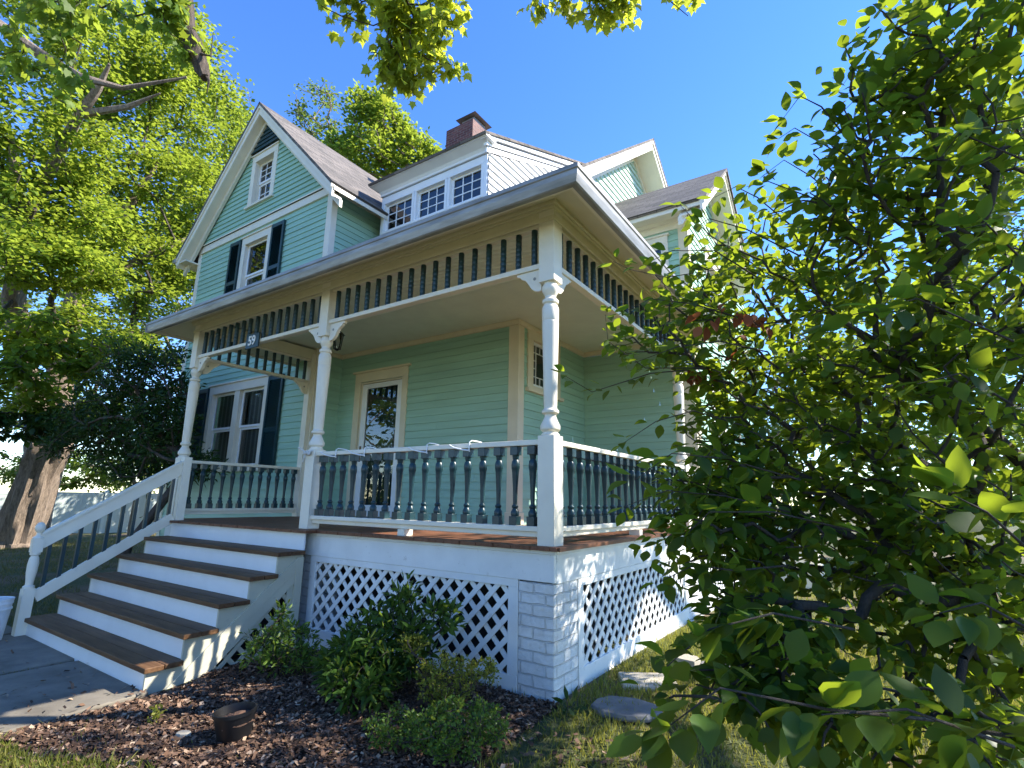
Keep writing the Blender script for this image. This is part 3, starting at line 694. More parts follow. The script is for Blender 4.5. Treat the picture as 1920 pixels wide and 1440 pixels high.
m.add([(XL-.02,-o0,z0_),(-6.32,-o1,z1_),(-6.32,GY,z1_),(XL-.02,GY,z0_)], [(0,1,2,3)])
# inner moulding strips on soffit
for (a, b_) in (((-6.28,-.31,2.627),(.31,-.31,2.627)), ((.31,-.31,2.627),(.31,BY,2.627))): m.beam(a, b_, .03, .02)
m.build('soffit', M_SOFF, house)
m = MB(); m.box(-6.36, .36, -.36, -.338, 2.575, 2.68); m.box(.338, .36, -.338, BY, 2.575, 2.68); m.box(-6.38, -6.34, -.338, GY, 2.575, 2.68); m.build('fascia', M_TRIM, house)
def gutter():
    pr = [(.362,2.69),(.362,2.570),(.408,2.562),(.420,2.572),(.436,2.625),(.440,2.66),(.449,2.668),(.449,2.70),(.436,2.70),(.430,2.66),(.41,2.585),(.372,2.58),(.372,2.69)]
    m = MB(); n = len(pr); x0 = -6.40
    A = [(x0,-o,z) for o,z in pr]; B_ = [(o,-o,z) for o,z in pr]; D_ = [(o,BY+.2,z) for o,z in pr]
    m.add(A+B_+D_, [(i,(i+1)%n,(i+1)%n+n,i+n) for i in range(n)] + [(i+n,(i+1)%n+n,(i+1)%n+2*n,i+2*n) for i in range(n)])
    m.box(-6.405, -6.395, -.447, -.362, 2.565, 2.70)
    return m.build('gutter', M_GUTTER, house)
gutter()
# ceiling beadboard
def ceiling():
    m = MB(); y = .13
    while y < BY:
        y2 = y+.075; x0 = GX1+.0 if y < DY+.0 else WX
        m.add([(x0 if y>GY else XL+.13,y,HZ),(-.13,y,HZ),(-.13,y2-.008,HZ),(x0 if y>GY else XL+.13,y2-.008,HZ),(-.13,y2,HZ+.006),(x0 if y>GY else XL+.13,y2,HZ+.006)], [(0,1,2,3),(3,2,4,5)]); y = y2
    m.box(XL, -.05, .05, DY, HZ+.01, HZ+.03); m.box(WX, -.05, DY, BY, HZ+.01, HZ+.03)
    return m.build('porch_ceiling', M_CEIL, house)
ceiling()
# ---- door
m = MB()
m.fbox(F2, -5.35, -5.21, 0, 2.26, 0, .03); m.fbox(F2, -4.20, -4.08, 0, 2.26, 0, .03); m.fbox(F2, -5.35, -4.08, 2.26, 2.42, 0, .033); m.fbox(F2, -5.40, -4.03, 2.42, 2.455, 0, .06)
m.fbox(F2, -5.21, -5.18, 0, 2.26, -.06, .0); m.fbox(F2, -4.23, -4.20, 0, 2.26, -.06, .0); m.fbox(F2, -5.18, -4.23, 2.23, 2.26, -.06, 0)
dcas = m.build('door_casing', M_CREAM, house, bevel=.004)
m = MB()
m.fbox(F2, -5.18, -5.06, .02, 2.22, -.035, -.005); m.fbox(F2, -4.33, -4.23, .02, 2.22, -.035, -.005); m.fbox(F2, -5.06, -4.33, 2.14, 2.22, -.035, -.004); m.fbox(F2, -5.06, -4.33, .02, .20, -.035, -.004)
door = m.build('storm_door', M_WHITE, house, bevel=.003)
m = MB(); m.add([F2(-5.06,.20,-.02),F2(-4.33,.20,-.02),F2(-4.33,2.14,-.02),F2(-5.06,2.14,-.02)], [(0,1,2,3)]); m.build('door_glass', M_GLASS, door)
m = MB(); m.fbox(F2, -5.2, -4.2, 0, 2.26, -.16, -.12); m.fbox(F2, -5.0, -4.4, .3, 1.0, -.12, -.11); m.fbox(F2, -5.0, -4.4, 1.15, 2.0, -.12, -.112); m.build('inner_door', M_DOOR, house)
m = MB(); m.fbox(F2, -5.145, -5.11, .90, 1.16, -.005, .006); m.fbox(F2, -5.135, -5.01, 1.00, 1.025, .006, .04); m.fbox(F2, -5.135, -5.115, .99, 1.035, .0, .04); m.build('door_handle', M_BRASS, door, bevel=.003)

# ---- stairs
T_, RS, OV = .2486, .19, .1694
sx0, sx1 = -5.5194, -2.7073
def yn(n): return -(n*T_+OV)
stair = MB()
# closed stringer on the right side, stepped top
poly = []
gl = -1.17
stp = [(-.12, -.03)]
pl = [(-.12, gl), (-.12, -.19-.04)]
for n in range(1, 6):
    pl += [(yn(n)+.03, -n*RS-.036)] if False else []
side = []
y_prev = -.12
for n in range(1, 6):
    side.append((y_prev, -n*RS-.036)); side.append((yn(n)+.028, -n*RS-.036)); y_prev = yn(n)+.028
side.append((y_prev, gl))
# lower edge diagonal: leave a triangular opening for lattice
side += [(-1.02, gl), (-.26, -.53), (-.26, gl), (-.12, gl)]
def stringer(x0, x1, full=False):
    FSx = Fside(x1); m = MB()
    # build as vertical strips between breakpoints so the outline may be concave
    ys = sorted({p[0] for p in side} | {-1.02, -.26, -.12} | {-1.02+.76*k/8 for k in range(9)})
    def top(y):
        for n in range(1, 6):
            yo = -.12 if n == 1 else yn(n-1)+.028
            if yn(n)+.028 <= y <= yo: return -n*RS-.036
        return None
    for a, c in zip(ys, ys[1:]):
        mid = (a+c)/2; tz = top(mid)
        if tz is None: continue
        def bot(y):
            if full or y < -1.02 or y > -.26: return gl
            return gl + (y+1.02)/.76*.64
        m.fprism(FSx, [(a, bot(a+1e-6 if a>=-1.02 else a)), (c, bot(c-1e-6)), (c, tz), (a, tz)], x0-x1, 0)
    return m
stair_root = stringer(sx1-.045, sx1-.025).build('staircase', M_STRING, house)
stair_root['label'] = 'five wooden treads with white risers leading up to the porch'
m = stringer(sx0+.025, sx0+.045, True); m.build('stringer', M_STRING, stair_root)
FR_ = Fside(sx1-.025)
m = MB(); m.beam((sx1-.018,-1.30,gl+.02),(sx1-.018,-.14,-.42),.014,.085,(1,0,0)) if False else None
m = MB(); m.fprism(FR_, [(-1.27,gl),(-1.12,gl),(-.20,-.385),(-.20,-.26)], 0, .016); m.fprism(FR_, [(-1.12,gl),(-1.0,gl),(-.20,-.49),(-.20,-.387)], .0, .012)
m.fbox(FR_, -.20, -.122, gl, -.25, 0, .017); m.fprism(FR_, [(-1.0,gl),(-.20,gl),(-.20,gl+.10),(-.93,gl+.06)], 0, .012)
m.build('skirt_panel', M_STRING, stair_root, bevel=.002)
# lattice in the triangle
lat = MB()
for sg, dd in ((1,-.004),(-1,-.014)):
    k = -3.0
    while k < 1.0:
        pts = []
        for i in range(81):
            u = -1.0+.8*i/80; z = sg*u+k; lim = gl+(u+1.0)/.8*.69
            if gl+.05 < z < lim: pts.append((u, z))
        if len(pts) > 2:
            (ua, za), (ub, zb_) = pts[0], pts[-1]; q = .013; nx, nz = -q*sg, q
            lat.fprism(FR_, [(ua-nx,za-nz),(ub-nx,zb_-nz),(ub+nx,zb_+nz),(ua+nx,za+nz)], dd-.008, dd)
        k += .152
lat.build('lattice_strip', M_STRING, stair_root)
m = MB(); m.fprism(Fside(sx1-.3), [(-1.0,gl),(-.14,gl),(-.14,-.5)], 0, .02); m.build('stair_shade_sheet', M_UNLIT, stair_root)  # added dark sheet painting the shade behind the stair lattice
for n in range(0, 6):
    y = (-.125 if n == 0 else yn(n)+.03); zt_ = -n*RS-.04 if n else -.03; zb_ = -(n+1)*RS-.001 if n < 5 else gl
    m = MB(); m.box(sx0+.03, sx1-.03, y-.0, y+.018, zb_, zt_); m.build('riser', M_WHITE, stair_root, bevel=.002)
    if n:
        yb = (-.125 if n == 1 else yn(n-1)+.03)
        m = MB(); yf = yn(n); mid = (yf+yb)/2
        m.box(sx0-.01, sx1+.012, yf, mid-.003, -n*RS-.038, -n*RS); m.box(sx0-.01, sx1+.012, mid+.003, yb-.001, -n*RS-.038, -n*RS-.001)
        m.build('tread', M_TREAD, stair_root, bevel=.005)
# stair railing (left)
RX = -5.50
m = MB(); a, c = Vector((RX,-.02,.70)), Vector((RX,-1.40,-.205))
m.beam(a, c, .042, .14); m.beam(a+Vector((0,0,.088)), c+Vector((0,0,.088)), .075, .03)
a2, c2 = Vector((RX,-.12,.035)), Vector((RX,-1.36,-.755)); m.beam(a2, c2, .042, .12)
m.box(RX-.045, RX+.045, -.10, -.0, -.03, .80)
srail = m.build('stair_railing', M_TRIM, stair_root, bevel=.004)
m = MB()
for k in range(9):
    f_ = (k+.7)/9.2; y = -.12-1.26*f_; zt_ = .70-.655*(-.02-y)-.06; zb_ = .035-.637*(-.12-y)+.05
    m.box(RX-.017, RX+.017, y-.017, y+.017, zb_, zt_)
m.build('stair_baluster', M_TEAL, stair_root) if False else None
for k in range(10):
    f_ = (k+.6)/10; y = -.10-1.26*f_; zt_ = .70-.655*(-.02-y)-.06; zb_ = .035-.637*(-.12-y)+.05
    MB().box(RX-.017, RX+.017, y-.017, y+.017, zb_, zt_).build('baluster', M_TEAL, stair_root)
nx, ny = RX, -1.42
m = MB(); m.box(nx-.05, nx+.05, ny-.05, ny+.05, -1.17, -.665); m.box(nx-.045, nx+.045, ny-.045, ny+.045, -.30, -.165)
m.lathe([(-.665,.048),(-.655,.05),(-.64,.05),(-.63,.034),(-.60,.034),(-.50,.046),(-.42,.048),(-.36,.040),(-.335,.030),(-.325,.045),(-.31,.046),(-.30,.044)], (nx,ny,0), 18)
m.lathe([(-.166,.045),(-.155,.05),(-.145,.045),(-.135,.028),(-.12,.022),(-.10,.022),(-.085,.035),(-.06,.045),(-.035,.044),(-.01,.034),(.005,.018),(.01,.004)], (nx,ny,0), 18)
m.build('newel_post', M_TRIM, stair_root, smooth=True)

# ---- rear steps seen through the bush
m = MB()
for k in range(6): m.box(-.1, .95, 8.2+.28*k, 8.2+.28*(k+1)+.02, -1.2, -.85+.0+.16*k)
m.beam((.95,8.2,-.2),(.95,9.9,.75),.05,.07); 
m.box(.92,.98,8.15,8.22,-1.1,-.15)
m.build('rear_steps', M_TRIM, house)
m = MB()
for k in range(12): y = 8.3+.14*k; m.box(.94,.96,y,y+.02,-.8+.56*(y-8.2),-.2+.56*(y-8.2))
m.build('rear_balusters', M_TEAL, house)

# ------------------------------------------------------------------ objects on the porch
lan = thing('hanging_lantern', (-4.183,1.137,HZ), 'small black hanging lantern with clear glass under the porch ceiling', 'lantern')
m = MB(); cx, cy = -4.183, 1.137
m.lathe([(2.80,.055),(2.83,.06)],(cx,cy,0)); m.tube([(cx,cy,2.81),(cx,cy,2.70)],.008); m.lathe([(2.60,.10),(2.615,.085),(2.65,.04),(2.68,.022),(2.71,.012)],(cx,cy,0),6); m.lathe([(2.36,.012),(2.375,.03),(2.385,.045)],(cx,cy,0),6)
for k in range(6):
    a = 2*pi*k/6; m.tube([(cx+.045*cos(a),cy+.045*sin(a),2.38),(cx+.075*cos(a),cy+.075*sin(a),2.60)],.006,5)
m.build('lantern_frame', M_BLACK, lan)
m = MB(); m.lathe([(2.39,.040),(2.595,.068)],(cx,cy,0),6); m.build('lantern_glass', M_GLASS, lan)
m = MB(); m.lathe([(2.42,.012),(2.50,.016),(2.55,.006)],(cx-.02,cy,0),8); m.lathe([(2.42,.012),(2.50,.016),(2.55,.006)],(cx+.025,cy,0),8); m.build('bulb', M_WHITE, lan)
sg = thing('house_number_sign', (-4.37,.0,2.235), 'dark plate with white numerals 59 on the porch beam over the steps', 'sign')
m = MB(); m.box(-4.52,-4.235,.002,.022,2.145,2.335); m.build('plate', M_TEAL, sg, bevel=.004)
cu = bpy.data.curves.new('numerals','FONT'); cu.body = '59'; cu.size = .17; cu.extrude = .003; cu.align_x = 'CENTER'; cu.align_y = 'CENTER'; cu.offset = .0035; cu.space_character = .95
tmp = bpy.data.objects.new('tmp', cu); C.objects.link(tmp); bpy.context.view_layer.update()
dg = bpy.context.evaluated_depsgraph_get(); me = bpy.data.meshes.new_from_object(tmp.evaluated_get(dg)); bpy.data.objects.remove(tmp)
me.materials.clear(); me.materials.append(M_WHITE); num = bpy.data.objects.new('numerals', me); link(num, sg, (-4.378,-.002,2.238)); num.rotation_euler = (R(90),0,0)
# hooks on the front rail
hx = [-2.55,-2.12,-1.30,-.82]
hl = ['white wire hook on the front rail nearest the middle porch post','white wire hook on the front rail, second from the middle post','white wire hook on the front rail, second from the corner post','white wire hook on the front rail nearest the corner porch post']
for k, x in enumerate(hx):
    m = MB(); m.tube([(x,.018,.715),(x,.012,.735),(x,.014,.795),(x+.01,.03,.808),(x+.03,.08,.806),(x+.055,.112,.798)],.0055,8)
    m.tube([(x,.016,.725),(x-.05,-.005,.73),(x-.13,-.03,.748),(x-.17,-.045,.772)],.0065,8)
    o = m.build('wire_hook', M_WHITE, None, smooth=True, loc=(x,.02,.74)); tag(o, hl[k], 'hook', 'white hooks on the front porch rail')
m = MB(); x, y = -2.96, -.008
pts = [(x-.06+.2*(i/30)*.5, y-.012+.012*sin(i*1.1), .775+.022*cos(i*1.3)) for i in range(31)]
m.tube(pts, .009, 6); m.tube([(x-.05,y-.02,.79),(x-.09,y-.05,.82),(x-.11,y-.04,.83),(x-.13,y-.05,.825)],.009,6); m.tube([(x-.03,y-.02,.77),(x-.02,y-.045,.72),(x-.04,y-.04,.68)],.008,6)
m.lathe([(.755,.012),(.765,.028),(.785,.028),(.797,.01)],(x-.03,y-.022,0),8)
tag(m.build('knotted_cord', M_ROPE, None, smooth=True, loc=(x,y,.77)), 'knotted off white cord hanging on the middle porch post', 'cord')
# ------------------------------------------------------------------ ground
def gz(x, y):
    x = np.asarray(x, float); y = np.asarray(y, float)
    d = np.sqrt((x-CAM[0])**2+(y-CAM[1])**2)
    z = -1.15 + .12*np.exp(-((x-.6)**2+(y-1.2)**2)/9.0) + .06*np.exp(-((x+1.2)**2+(y+.5)**2)/1.5)
    z = z + .06*np.sin(x*.7+1)*np.sin(y*.6)*np.clip((d-5)/6,0,1)
    z = z - .2*np.clip((d-15)/10,0,1)
    wk_ = np.clip(1-np.maximum(np.abs(x+5)-2.3, np.abs(y+2.8)-1.4)/.3, 0, 1)*(d < 12)
    z = z + .012*np.sin(x*5.1)*np.sin(y*4.3+1); return z*(1-wk_) + wk_*-1.15
xs = np.unique(np.concatenate([np.linspace(-400,-40,10),np.linspace(-40,-12,29),np.linspace(-12,8,201),np.linspace(8,40,33),np.linspace(40,400,10)]))
ys = np.unique(np.concatenate([np.linspace(-400,-40,10),np.linspace(-40,-7,30),np.linspace(-7,9,161),np.linspace(9,40,32),np.linspace(40,400,10)]))
X, Y = np.meshgrid(xs, ys, indexing='ij'); Z = gz(X, Y); nx_, ny_ = len(xs), len(ys)
def np_mesh(name, V, Fc, mat, smooth=False):
    """V (n,3); Fc (m,k) faces of one size"""
    me = bpy.data.meshes.new(name); V = np.asarray(V, np.float32); Fc = np.asarray(Fc, np.int32); k = Fc.shape[1]
    me.vertices.add(len(V)); me.vertices.foreach_set('co', V.ravel()); me.loops.add(Fc.size); me.loops.foreach_set('vertex_index', Fc.ravel())
    me.polygons.add(len(Fc)); me.polygons.foreach_set('loop_start', np.arange(0, Fc.size, k, dtype=np.int32))
    try: me.polygons.foreach_set('loop_total', np.full(len(Fc), k, np.int32))
    except Exception: pass
    me.update(calc_edges=True); me.materials.append(mat)
    if smooth: me.polygons.foreach_set('use_smooth', np.ones(len(Fc), bool))
    me.validate(); return me
idx = np.arange(nx_*ny_).reshape(nx_, ny_)
FQ = np.stack([idx[:-1,:-1], idx[1:,:-1], idx[1:,1:], idx[:-1,1:]], -1).reshape(-1,4)
g = bpy.data.objects.new('ground', np_mesh('ground', np.stack([X,Y,Z],-1).reshape(-1,3), FQ, M_GROUND, True)); link(g); tag(g, kind='structure')
# walkway slabs
wk = MB()
def slabq(c0, c1, c2, c3, z=-1.115, th=.12):
    P = [Vector((*c,z)) for c in (c0,c1,c2,c3)]; wk.add(P+[p-Vector((0,0,th)) for p in P], [(0,1,2,3),(7,6,5,4)]+[(i,i+4,(i+1)%4+4,(i+1)%4) for i in range(4)])
slabq((-4.02,-1.36),(-4.02,-2.75),(-2.62,-2.75),(-2.70,-1.36)); slabq((-5.6,-1.36),(-5.6,-2.75),(-4.10,-2.75),(-4.10,-1.36)); slabq((-7.1,-1.36),(-7.1,-2.75),(-5.66,-2.75),(-5.66,-1.36))
slabq((-4.02,-2.80),(-4.02,-4.2),(-2.60,-4.2),(-2.62,-2.80)); slabq((-5.6,-2.8),(-5.6,-4.2),(-4.1,-4.2),(-4.1,-2.8))
tag(wk.build('walkway', M_CONC, None, bevel=.01), kind='structure')
# mulch bed
def inbed(x, y):
    e = .10*np.sin(x*3.1)+.07*np.sin(y*5+x*2)
    a = (x > -2.62+.25*(y+1.4)*0) & (x < .12+e*.5) & (y < -.02) & (y > -2.15+.42*(x+2.6)*.3+e)
    b2 = (x > -2.7) & (x < -.0) & (y < -.02) & (y > -1.0)
    return (a & (x < .05)) | b2
bx = np.linspace(-2.9,.5,137); by = np.linspace(-2.6,.0,105); BX, BYY = np.meshgrid(bx, by, indexing='ij')
BZ = gz(BX, BYY) + .010 + .006*np.sin(BX*31)*np.sin(BYY*27) ; idb = np.arange(BX.size).reshape(BX.shape)
mask = inbed(BX[:-1,:-1]+.012, BYY[:-1,:-1]+.012)
FB = np.stack([idb[:-1,:-1], idb[1:,:-1], idb[1:,1:], idb[:-1,1:]], -1)[mask]
o = bpy.data.objects.new('mulch_bed', np_mesh('mulch_bed', np.stack([BX,BYY,BZ],-1).reshape(-1,3), FB, M_MULCH, True)); link(o); tag(o, kind='structure')
rng = np.random.default_rng(3)
def rot_frames(n, d, up):
    """orthonormal frames: d (n,3) along leaf, up (n,3) approx normal"""
    d = d/np.linalg.norm(d, axis=1, keepdims=True); s = np.cross(d, up); s /= (np.linalg.norm(s, axis=1, keepdims=True)+1e-9); u = np.cross(s, d); return s, d, u
def scatter(tmplV, tmplF, P, D_, N_, L, W=None):
    """instances of a flat template baked into one mesh: x side, y along, z normal"""
    n = len(P); s, d, u = rot_frames(n, D_, N_); W = L if W is None else W
    T = np.asarray(tmplV); k = len(T)
    V = P[:,None,:] + s[:,None,:]*(T[None,:,0:1]*W[:,None,None]) + d[:,None,:]*(T[None,:,1:2]*L[:,None,None]) + u[:,None,:]*(T[None,:,2:3]*(L*rng.uniform(-.6,2.6,n))[:,None,None])
    Fc = (np.asarray(tmplF)[None] + (np.arange(n)*k)[:,None,None]).reshape(-1, np.asarray(tmplF).shape[1])
    return V.reshape(-1,3), Fc
def rnd_unit(n): v = rng.normal(size=(n,3)); return v/np.linalg.norm(v,axis=1,keepdims=True)
# chips
chipV = [(-.5,-.5,0),(.5,-.42,.02),(.42,.5,0),(-.45,.46,.03)]; chipF = [(0,1,2,3)]
n = 60000; x = rng.uniform(-2.9,.5,n); y = rng.uniform(-2.6,0,n); k = inbed(x, y) ; x, y = x[k], y[k]
# loose chips strewn beyond the edge
n2 = 9000; x2 = rng.normal(-1.3,1.3,n2); y2 = rng.uniform(-3.0,-.3,n2); k2 = (x2 > -2.6) & (x2 < 1.2); x = np.concatenate([x,x2[k2]]); y = np.concatenate([y,y2[k2]])
n3 = 700; x3 = rng.uniform(-5.4,-2.6,n3); y3 = rng.uniform(-2.75,-1.38,n3); k3 = rng.random(n3) < np.exp(-((-2.6-x3)/.8)); x = np.concatenate([x,x3[k3]]); y = np.concatenate([y,y3[k3]])
onwalk = ((x < -2.62) & (y < -1.37))
n = len(x); P = np.stack([x, y, np.where(onwalk, -1.122, gz(x,y))+.012+rng.uniform(0,.02,n)], -1); d = rnd_unit(n)*[1,1,.35]; nn = rnd_unit(n)*.55+[0,0,1]
L = rng.uniform(.012,.05,n)**1.0; W = L*rng.uniform(.25,.6,n)
V, Fc = scatter(chipV, chipF, P, d, nn, L, W)
o = bpy.data.objects.new('wood_chips', np_mesh('wood_chips', V, Fc, M_CHIP)); link(o); tag(o, 'brown shredded bark mulch with pale chips spread over the bed', 'mulch', kind='stuff')
# grass
def grass(name, n, sampler, hmin, hmax, mat, label, lean=.5):
    x, y = sampler(n); n = len(x); P = np.stack([x,y,gz(x,y)-.005],-1)
    d = rnd_unit(n)*[lean,lean,0]+[0,0,1]; nn = rnd_unit(n)*[1,1,.1]
    L = rng.uniform(hmin,hmax,n); W = rng.uniform(.003,.006,n)
    T = [(-1,0,0),(1,0,0),(.7,.5,.12),(-.7,.5,.12),(0,1,.38)]
    V, F4_ = scatter(T, [(0,1,2,3)], P, d, nn, L, W)
    V2, F3_ = V, None
    k = 5; base = (np.arange(n)*k)[:,None]
    tri = np.concatenate([base+np.array([[0,1,2]]), base+np.array([[0,2,3]]), base+np.array([[3,2,4]])], 0)
    o = bpy.data.objects.new('grass', np_mesh('grass', V, tri, mat)); link(o); tag(o, label, 'grass', kind='stuff'); return o
def bad(x, y):  # under house, walkway, bed, stairs
    return ((x > -10.8) & (x < .03) & (y > 0) & (y < 12)) | ((x > -5.7) & (x < -2.6) & (y > -1.4)& (y < 0.1)) | ((x > -7.1) & (x < -2.6) & (y > -4.2) & (y < -1.34)) | (inbed(x,y) & (rng.random(len(x)) > .02))
def s_near(n):
    x = rng.uniform(-2.8,3.6,n); y = rng.uniform(-3.2,3.2,n); patch = np.sin(x*2.3+y*1.1)+np.sin(y*3.1-x*.7)+rng.normal(0,.8,n)
    k = ~bad(x,y) & (patch > -.6); return x[k], y[k]
def s_side(n):
    x = rng.uniform(0.03,7,n); y = rng.uniform(1.5,14,n); patch = np.sin(x*2.3+y*1.1)+np.sin(y*2.1-x*.7)+rng.normal(0,.8,n); k = ~bad(x,y) & (patch > -.3); return x[k], y[k]
def s_left(n):
    a = rng.uniform(0,1,n); x = -5.7-a**1.3*17; y = rng.uniform(-4,8,n); k = ~bad(x,y); return x[k], y[k]
def s_front(n):
    x = rng.uniform(-3.4,-.6,n); y = rng.uniform(-3.1,-1.5,n); k = ~bad(x,y) & (y < -1.70-.40*(x+2.6)+rng.normal(0,.12,n)) | ((x>-5.6)&(x<-2.7)&(abs(y+2.775)<.02)) ; return x[k], y[k]
grass('grass', 130000, s_near, .025, .07, M_GRASS, 'short green lawn grass around the porch corner')
grass('side_grass', 40000, s_side, .04, .10, M_GRASS, 'sunlit yellow green grass along the right side of the house')
grass('left_grass', 60000, s_left, .04, .09, M_GRASSD, 'shaded thin grass in the yard left of the steps')
grass('edge_grass', 22000, s_front, .03, .09, M_GRASS, 'bright tufts of grass between the walkway and the mulch')
def s_joint(n):
    x = rng.normal(-4.06,.025,n); y = rng.uniform(-2.75,-1.36,n); k = (rng.random(n) < .5+.5*np.sin(y*9)); return x[k], y[k]
grass('joint_grass', 1500, s_joint, .02, .045, M_GRASSD, 'grass growing in the joint between the walkway slabs', .9)

# ------------------------------------------------------------------ branches and leaves
OV_V = [(0,0,0),(-.20,.16,.03),(-.33,.40,.05),(-.31,.62,.04),(-.16,.86,-.02),(0,1.04,-.09),(.16,.86,-.02),(.31,.62,.04),(.33,.40,.05),(.20,.16,.03),(0,.3,0),(0,.55,-.01),(0,.8,-.035)]
OV_F = [(0,10,1),(1,10,2),(2,10,11),(2,11,3),(3,11,12),(3,12,4),(4,12,5),(0,9,10),(9,8,10),(8,11,10),(8,7,11),(7,12,11),(7,6,12),(6,5,12)]
OV_F = [f for f in OV_F]
MP_V = [(0,0,0),(-.12,.08,.0),(-.42,.02,-.05),(-.36,.24,0),(-.60,.50,-.07),(-.30,.48,0),(-.28,.62,.01),(-.18,.66,.01),(0,1.0,-.10),(.18,.66,.01),(.28,.62,.01),(.30,.48,0),(.60,.50,-.07),(.36,.24,0),(.42,.02,-.05),(.12,.08,0),(0,.36,.03)]
MP_F = [(i, i+1, 16) for i in range(15)] + [(15,0,16)]
LN_V = [(0,0,0),(-.13,.3,.03),(-.15,.6,.02),(0,1,-.06),(.15,.6,.02),(.13,.3,.03),(0,.45,0)]
LN_F = [(0,6,1),(1,6,2),(2,6,3),(3,6,4),(4,6,5),(5,6,0)]
SM_V = [(0,0,0),(-.36,.45,.06),(0,1,-.05),(.36,.45,.06),(0,.5,0)]
SM_F = [(0,4,1),(1,4,2),(2,4,3),(3,4,0)]
def skeleton(root, nodes, stem=None, order=None):
    """greedy branching skeleton: every node joins the nearest earlier node (with a pull towards the root)"""
    pts = [np.array(root, float)] + ([np.array(s, float) for s in stem] if stem is not None else []); par = [-1] + list(range(0, len(pts)-1))
    nodes = np.asarray(nodes, float); dist = np.linalg.norm(nodes-pts[-1], axis=1); od = np.argsort(dist)
    N = len(pts)+len(nodes); A = np.zeros((N,3)); A[:len(pts)] = pts; c = len(pts)
    rd = np.zeros(N)
    for i in range(1, c): rd[i] = rd[i-1]+np.linalg.norm(A[i]-A[i-1])
    for i in od:
        p = nodes[i]; dd = np.linalg.norm(A[:c]-p, axis=1); cost = dd + .28*rd[:c]; j = int(np.argmin(cost))
        A[c] = p; par.append(j); rd[c] = rd[j]+dd[j]; c += 1
    return A[:c], np.array(par)
def branch_mesh(A, par, rtip, rroot, expn=.42, nseg=5, curve=.0):
    n = len(A); cnt = np.ones(n)
    for i in range(n-1, 0, -1): cnt[par[i]] += cnt[i]
    r = rtip*cnt**expn; r = np.minimum(r, rroot); V = []; F_ = []; base = 0
    ang = np.linspace(0, 2*pi, nseg, endpoint=False)
    i = np.arange(1, n); p = A[par[i]]; q = A[i]; r0 = np.minimum(r[par[i]], r[i]*1.35); r1 = r[i]
    d = q-p; L = np.linalg.norm(d, axis=1, keepdims=True)+1e-9; d = d/L; ref = np.where(np.abs(d[:,2:3]) < .9, np.array([[0,0,1.]]), np.array([[1.,0,0]])); a = np.cross(d, ref); a /= np.linalg.norm(a,axis=1,keepdims=True); b_ = np.cross(d, a)
    mid = (p+q)/2 + rng.normal(0,1,(len(i),3))*L*.05
    rings = []
    for (c_, rr) in ((p, r0), (mid, (r0+r1)/2), (q, r1)):
        rings.append(c_[:,None,:] + (a[:,None,:]*np.cos(ang)[None,:,None] + b_[:,None,:]*np.sin(ang)[None,:,None])*rr[:,None,None])
    V = np.stack(rings, 1).reshape(-1,3); m_ = len(i); Q = []
    for s in range(2):
        for k in range(nseg):
            k2 = (k+1) % nseg; Q.append(np.stack([np.arange(m_)*3*nseg+s*nseg+k, np.arange(m_)*3*nseg+s*nseg+k2, np.arange(m_)*3*nseg+(s+1)*nseg+k2, np.arange(m_)*3*nseg+(s+1)*nseg+k], -1))
    return V, np.concatenate(Q, 0)
def blob_nodes(blobs, dens, shell=.0, rounder=1.0):
    out = []
    for b_ in blobs:
        c, rad, n = np.array(b_[0], float), np.array(b_[1], float)*np.ones(3), int(b_[2]*dens)
        v = rnd_unit(n); rr = rng.uniform(shell, 1, n)**(1/3 if shell == 0 else .6); out.append(c + v*rr[:,None]*rad)
    return np.concatenate(out, 0)
def leaves_at(A, par, sel, per, spread, L, tmpl, mat, name, parent, drop=.3, flat=.5, upb=1.0, along=True, vertical=.4):
    """leaf clusters round the chosen nodes"""
    i = np.repeat(sel, per); n = len(i); t = rng.uniform(0, 1, n)[:,None] if along else np.ones((n,1))
    P = A[par[i]]*(1-t) + A[i]*t; off = rnd_unit(n)*rng.uniform(0,1,(n,1))*spread*np.array([1,1,vertical]); seg = A[i]-A[par[i]]; sl = np.linalg.norm(seg,axis=1,keepdims=True)+1e-9
    P = P + off; d = off/(np.linalg.norm(off,axis=1,keepdims=True)+1e-9)*.8 + seg/sl*.5 + rnd_unit(n)*.35 - np.array([0,0,drop]); nn = np.array([0,0,upb]) + rnd_unit(n)*flat
    Ls = L[0]+(L[1]-L[0])*rng.beta(2,2,n); V, Fc = scatter(tmpl[0], tmpl[1], P, d, nn, Ls)
    base = wpos(parent) if parent else Vector((0,0,0))
    o = bpy.data.objects.new(name, np_mesh(name, V-np.array(base), Fc, mat)); link(o, parent, base); return o
def put(name, V, Fc, mat, parent, smooth=True):
    base = wpos(parent); o = bpy.data.objects.new(name, np_mesh(name, V-np.array(base), Fc, mat, smooth)); return link(o, parent, base)
def plant(name, root, blobs, label, cat, dens=1, leaf=(.08,.12), tmpl=(OV_V,OV_F), lmat=None, bmat=None, per=5, spread=.12, rtip=.003, rroot=.05, stem=None, group=None, shell=0., drop=.3, flat=.5, upb=1., vertical=.4, trunk_name='trunk', expn=.42, nseg=5, leaf_name='crown', upto=None):
    th = thing(name, root, label, cat, group); nd = blob_nodes(blobs, dens, shell)
    A, par = skeleton(root, nd, stem); V, Q = branch_mesh(A, par, rtip, rroot, expn, nseg)
    put(trunk_name, V, Q, bmat or M_TWIG, th)
    first = 1+(len(stem) if stem is not None else 0); sel = np.arange(first, len(A))
    leaves_at(A, par, sel, per, spread, leaf, tmpl, lmat, leaf_name, th, drop, flat, upb, vertical=vertical)
    return th, A, par

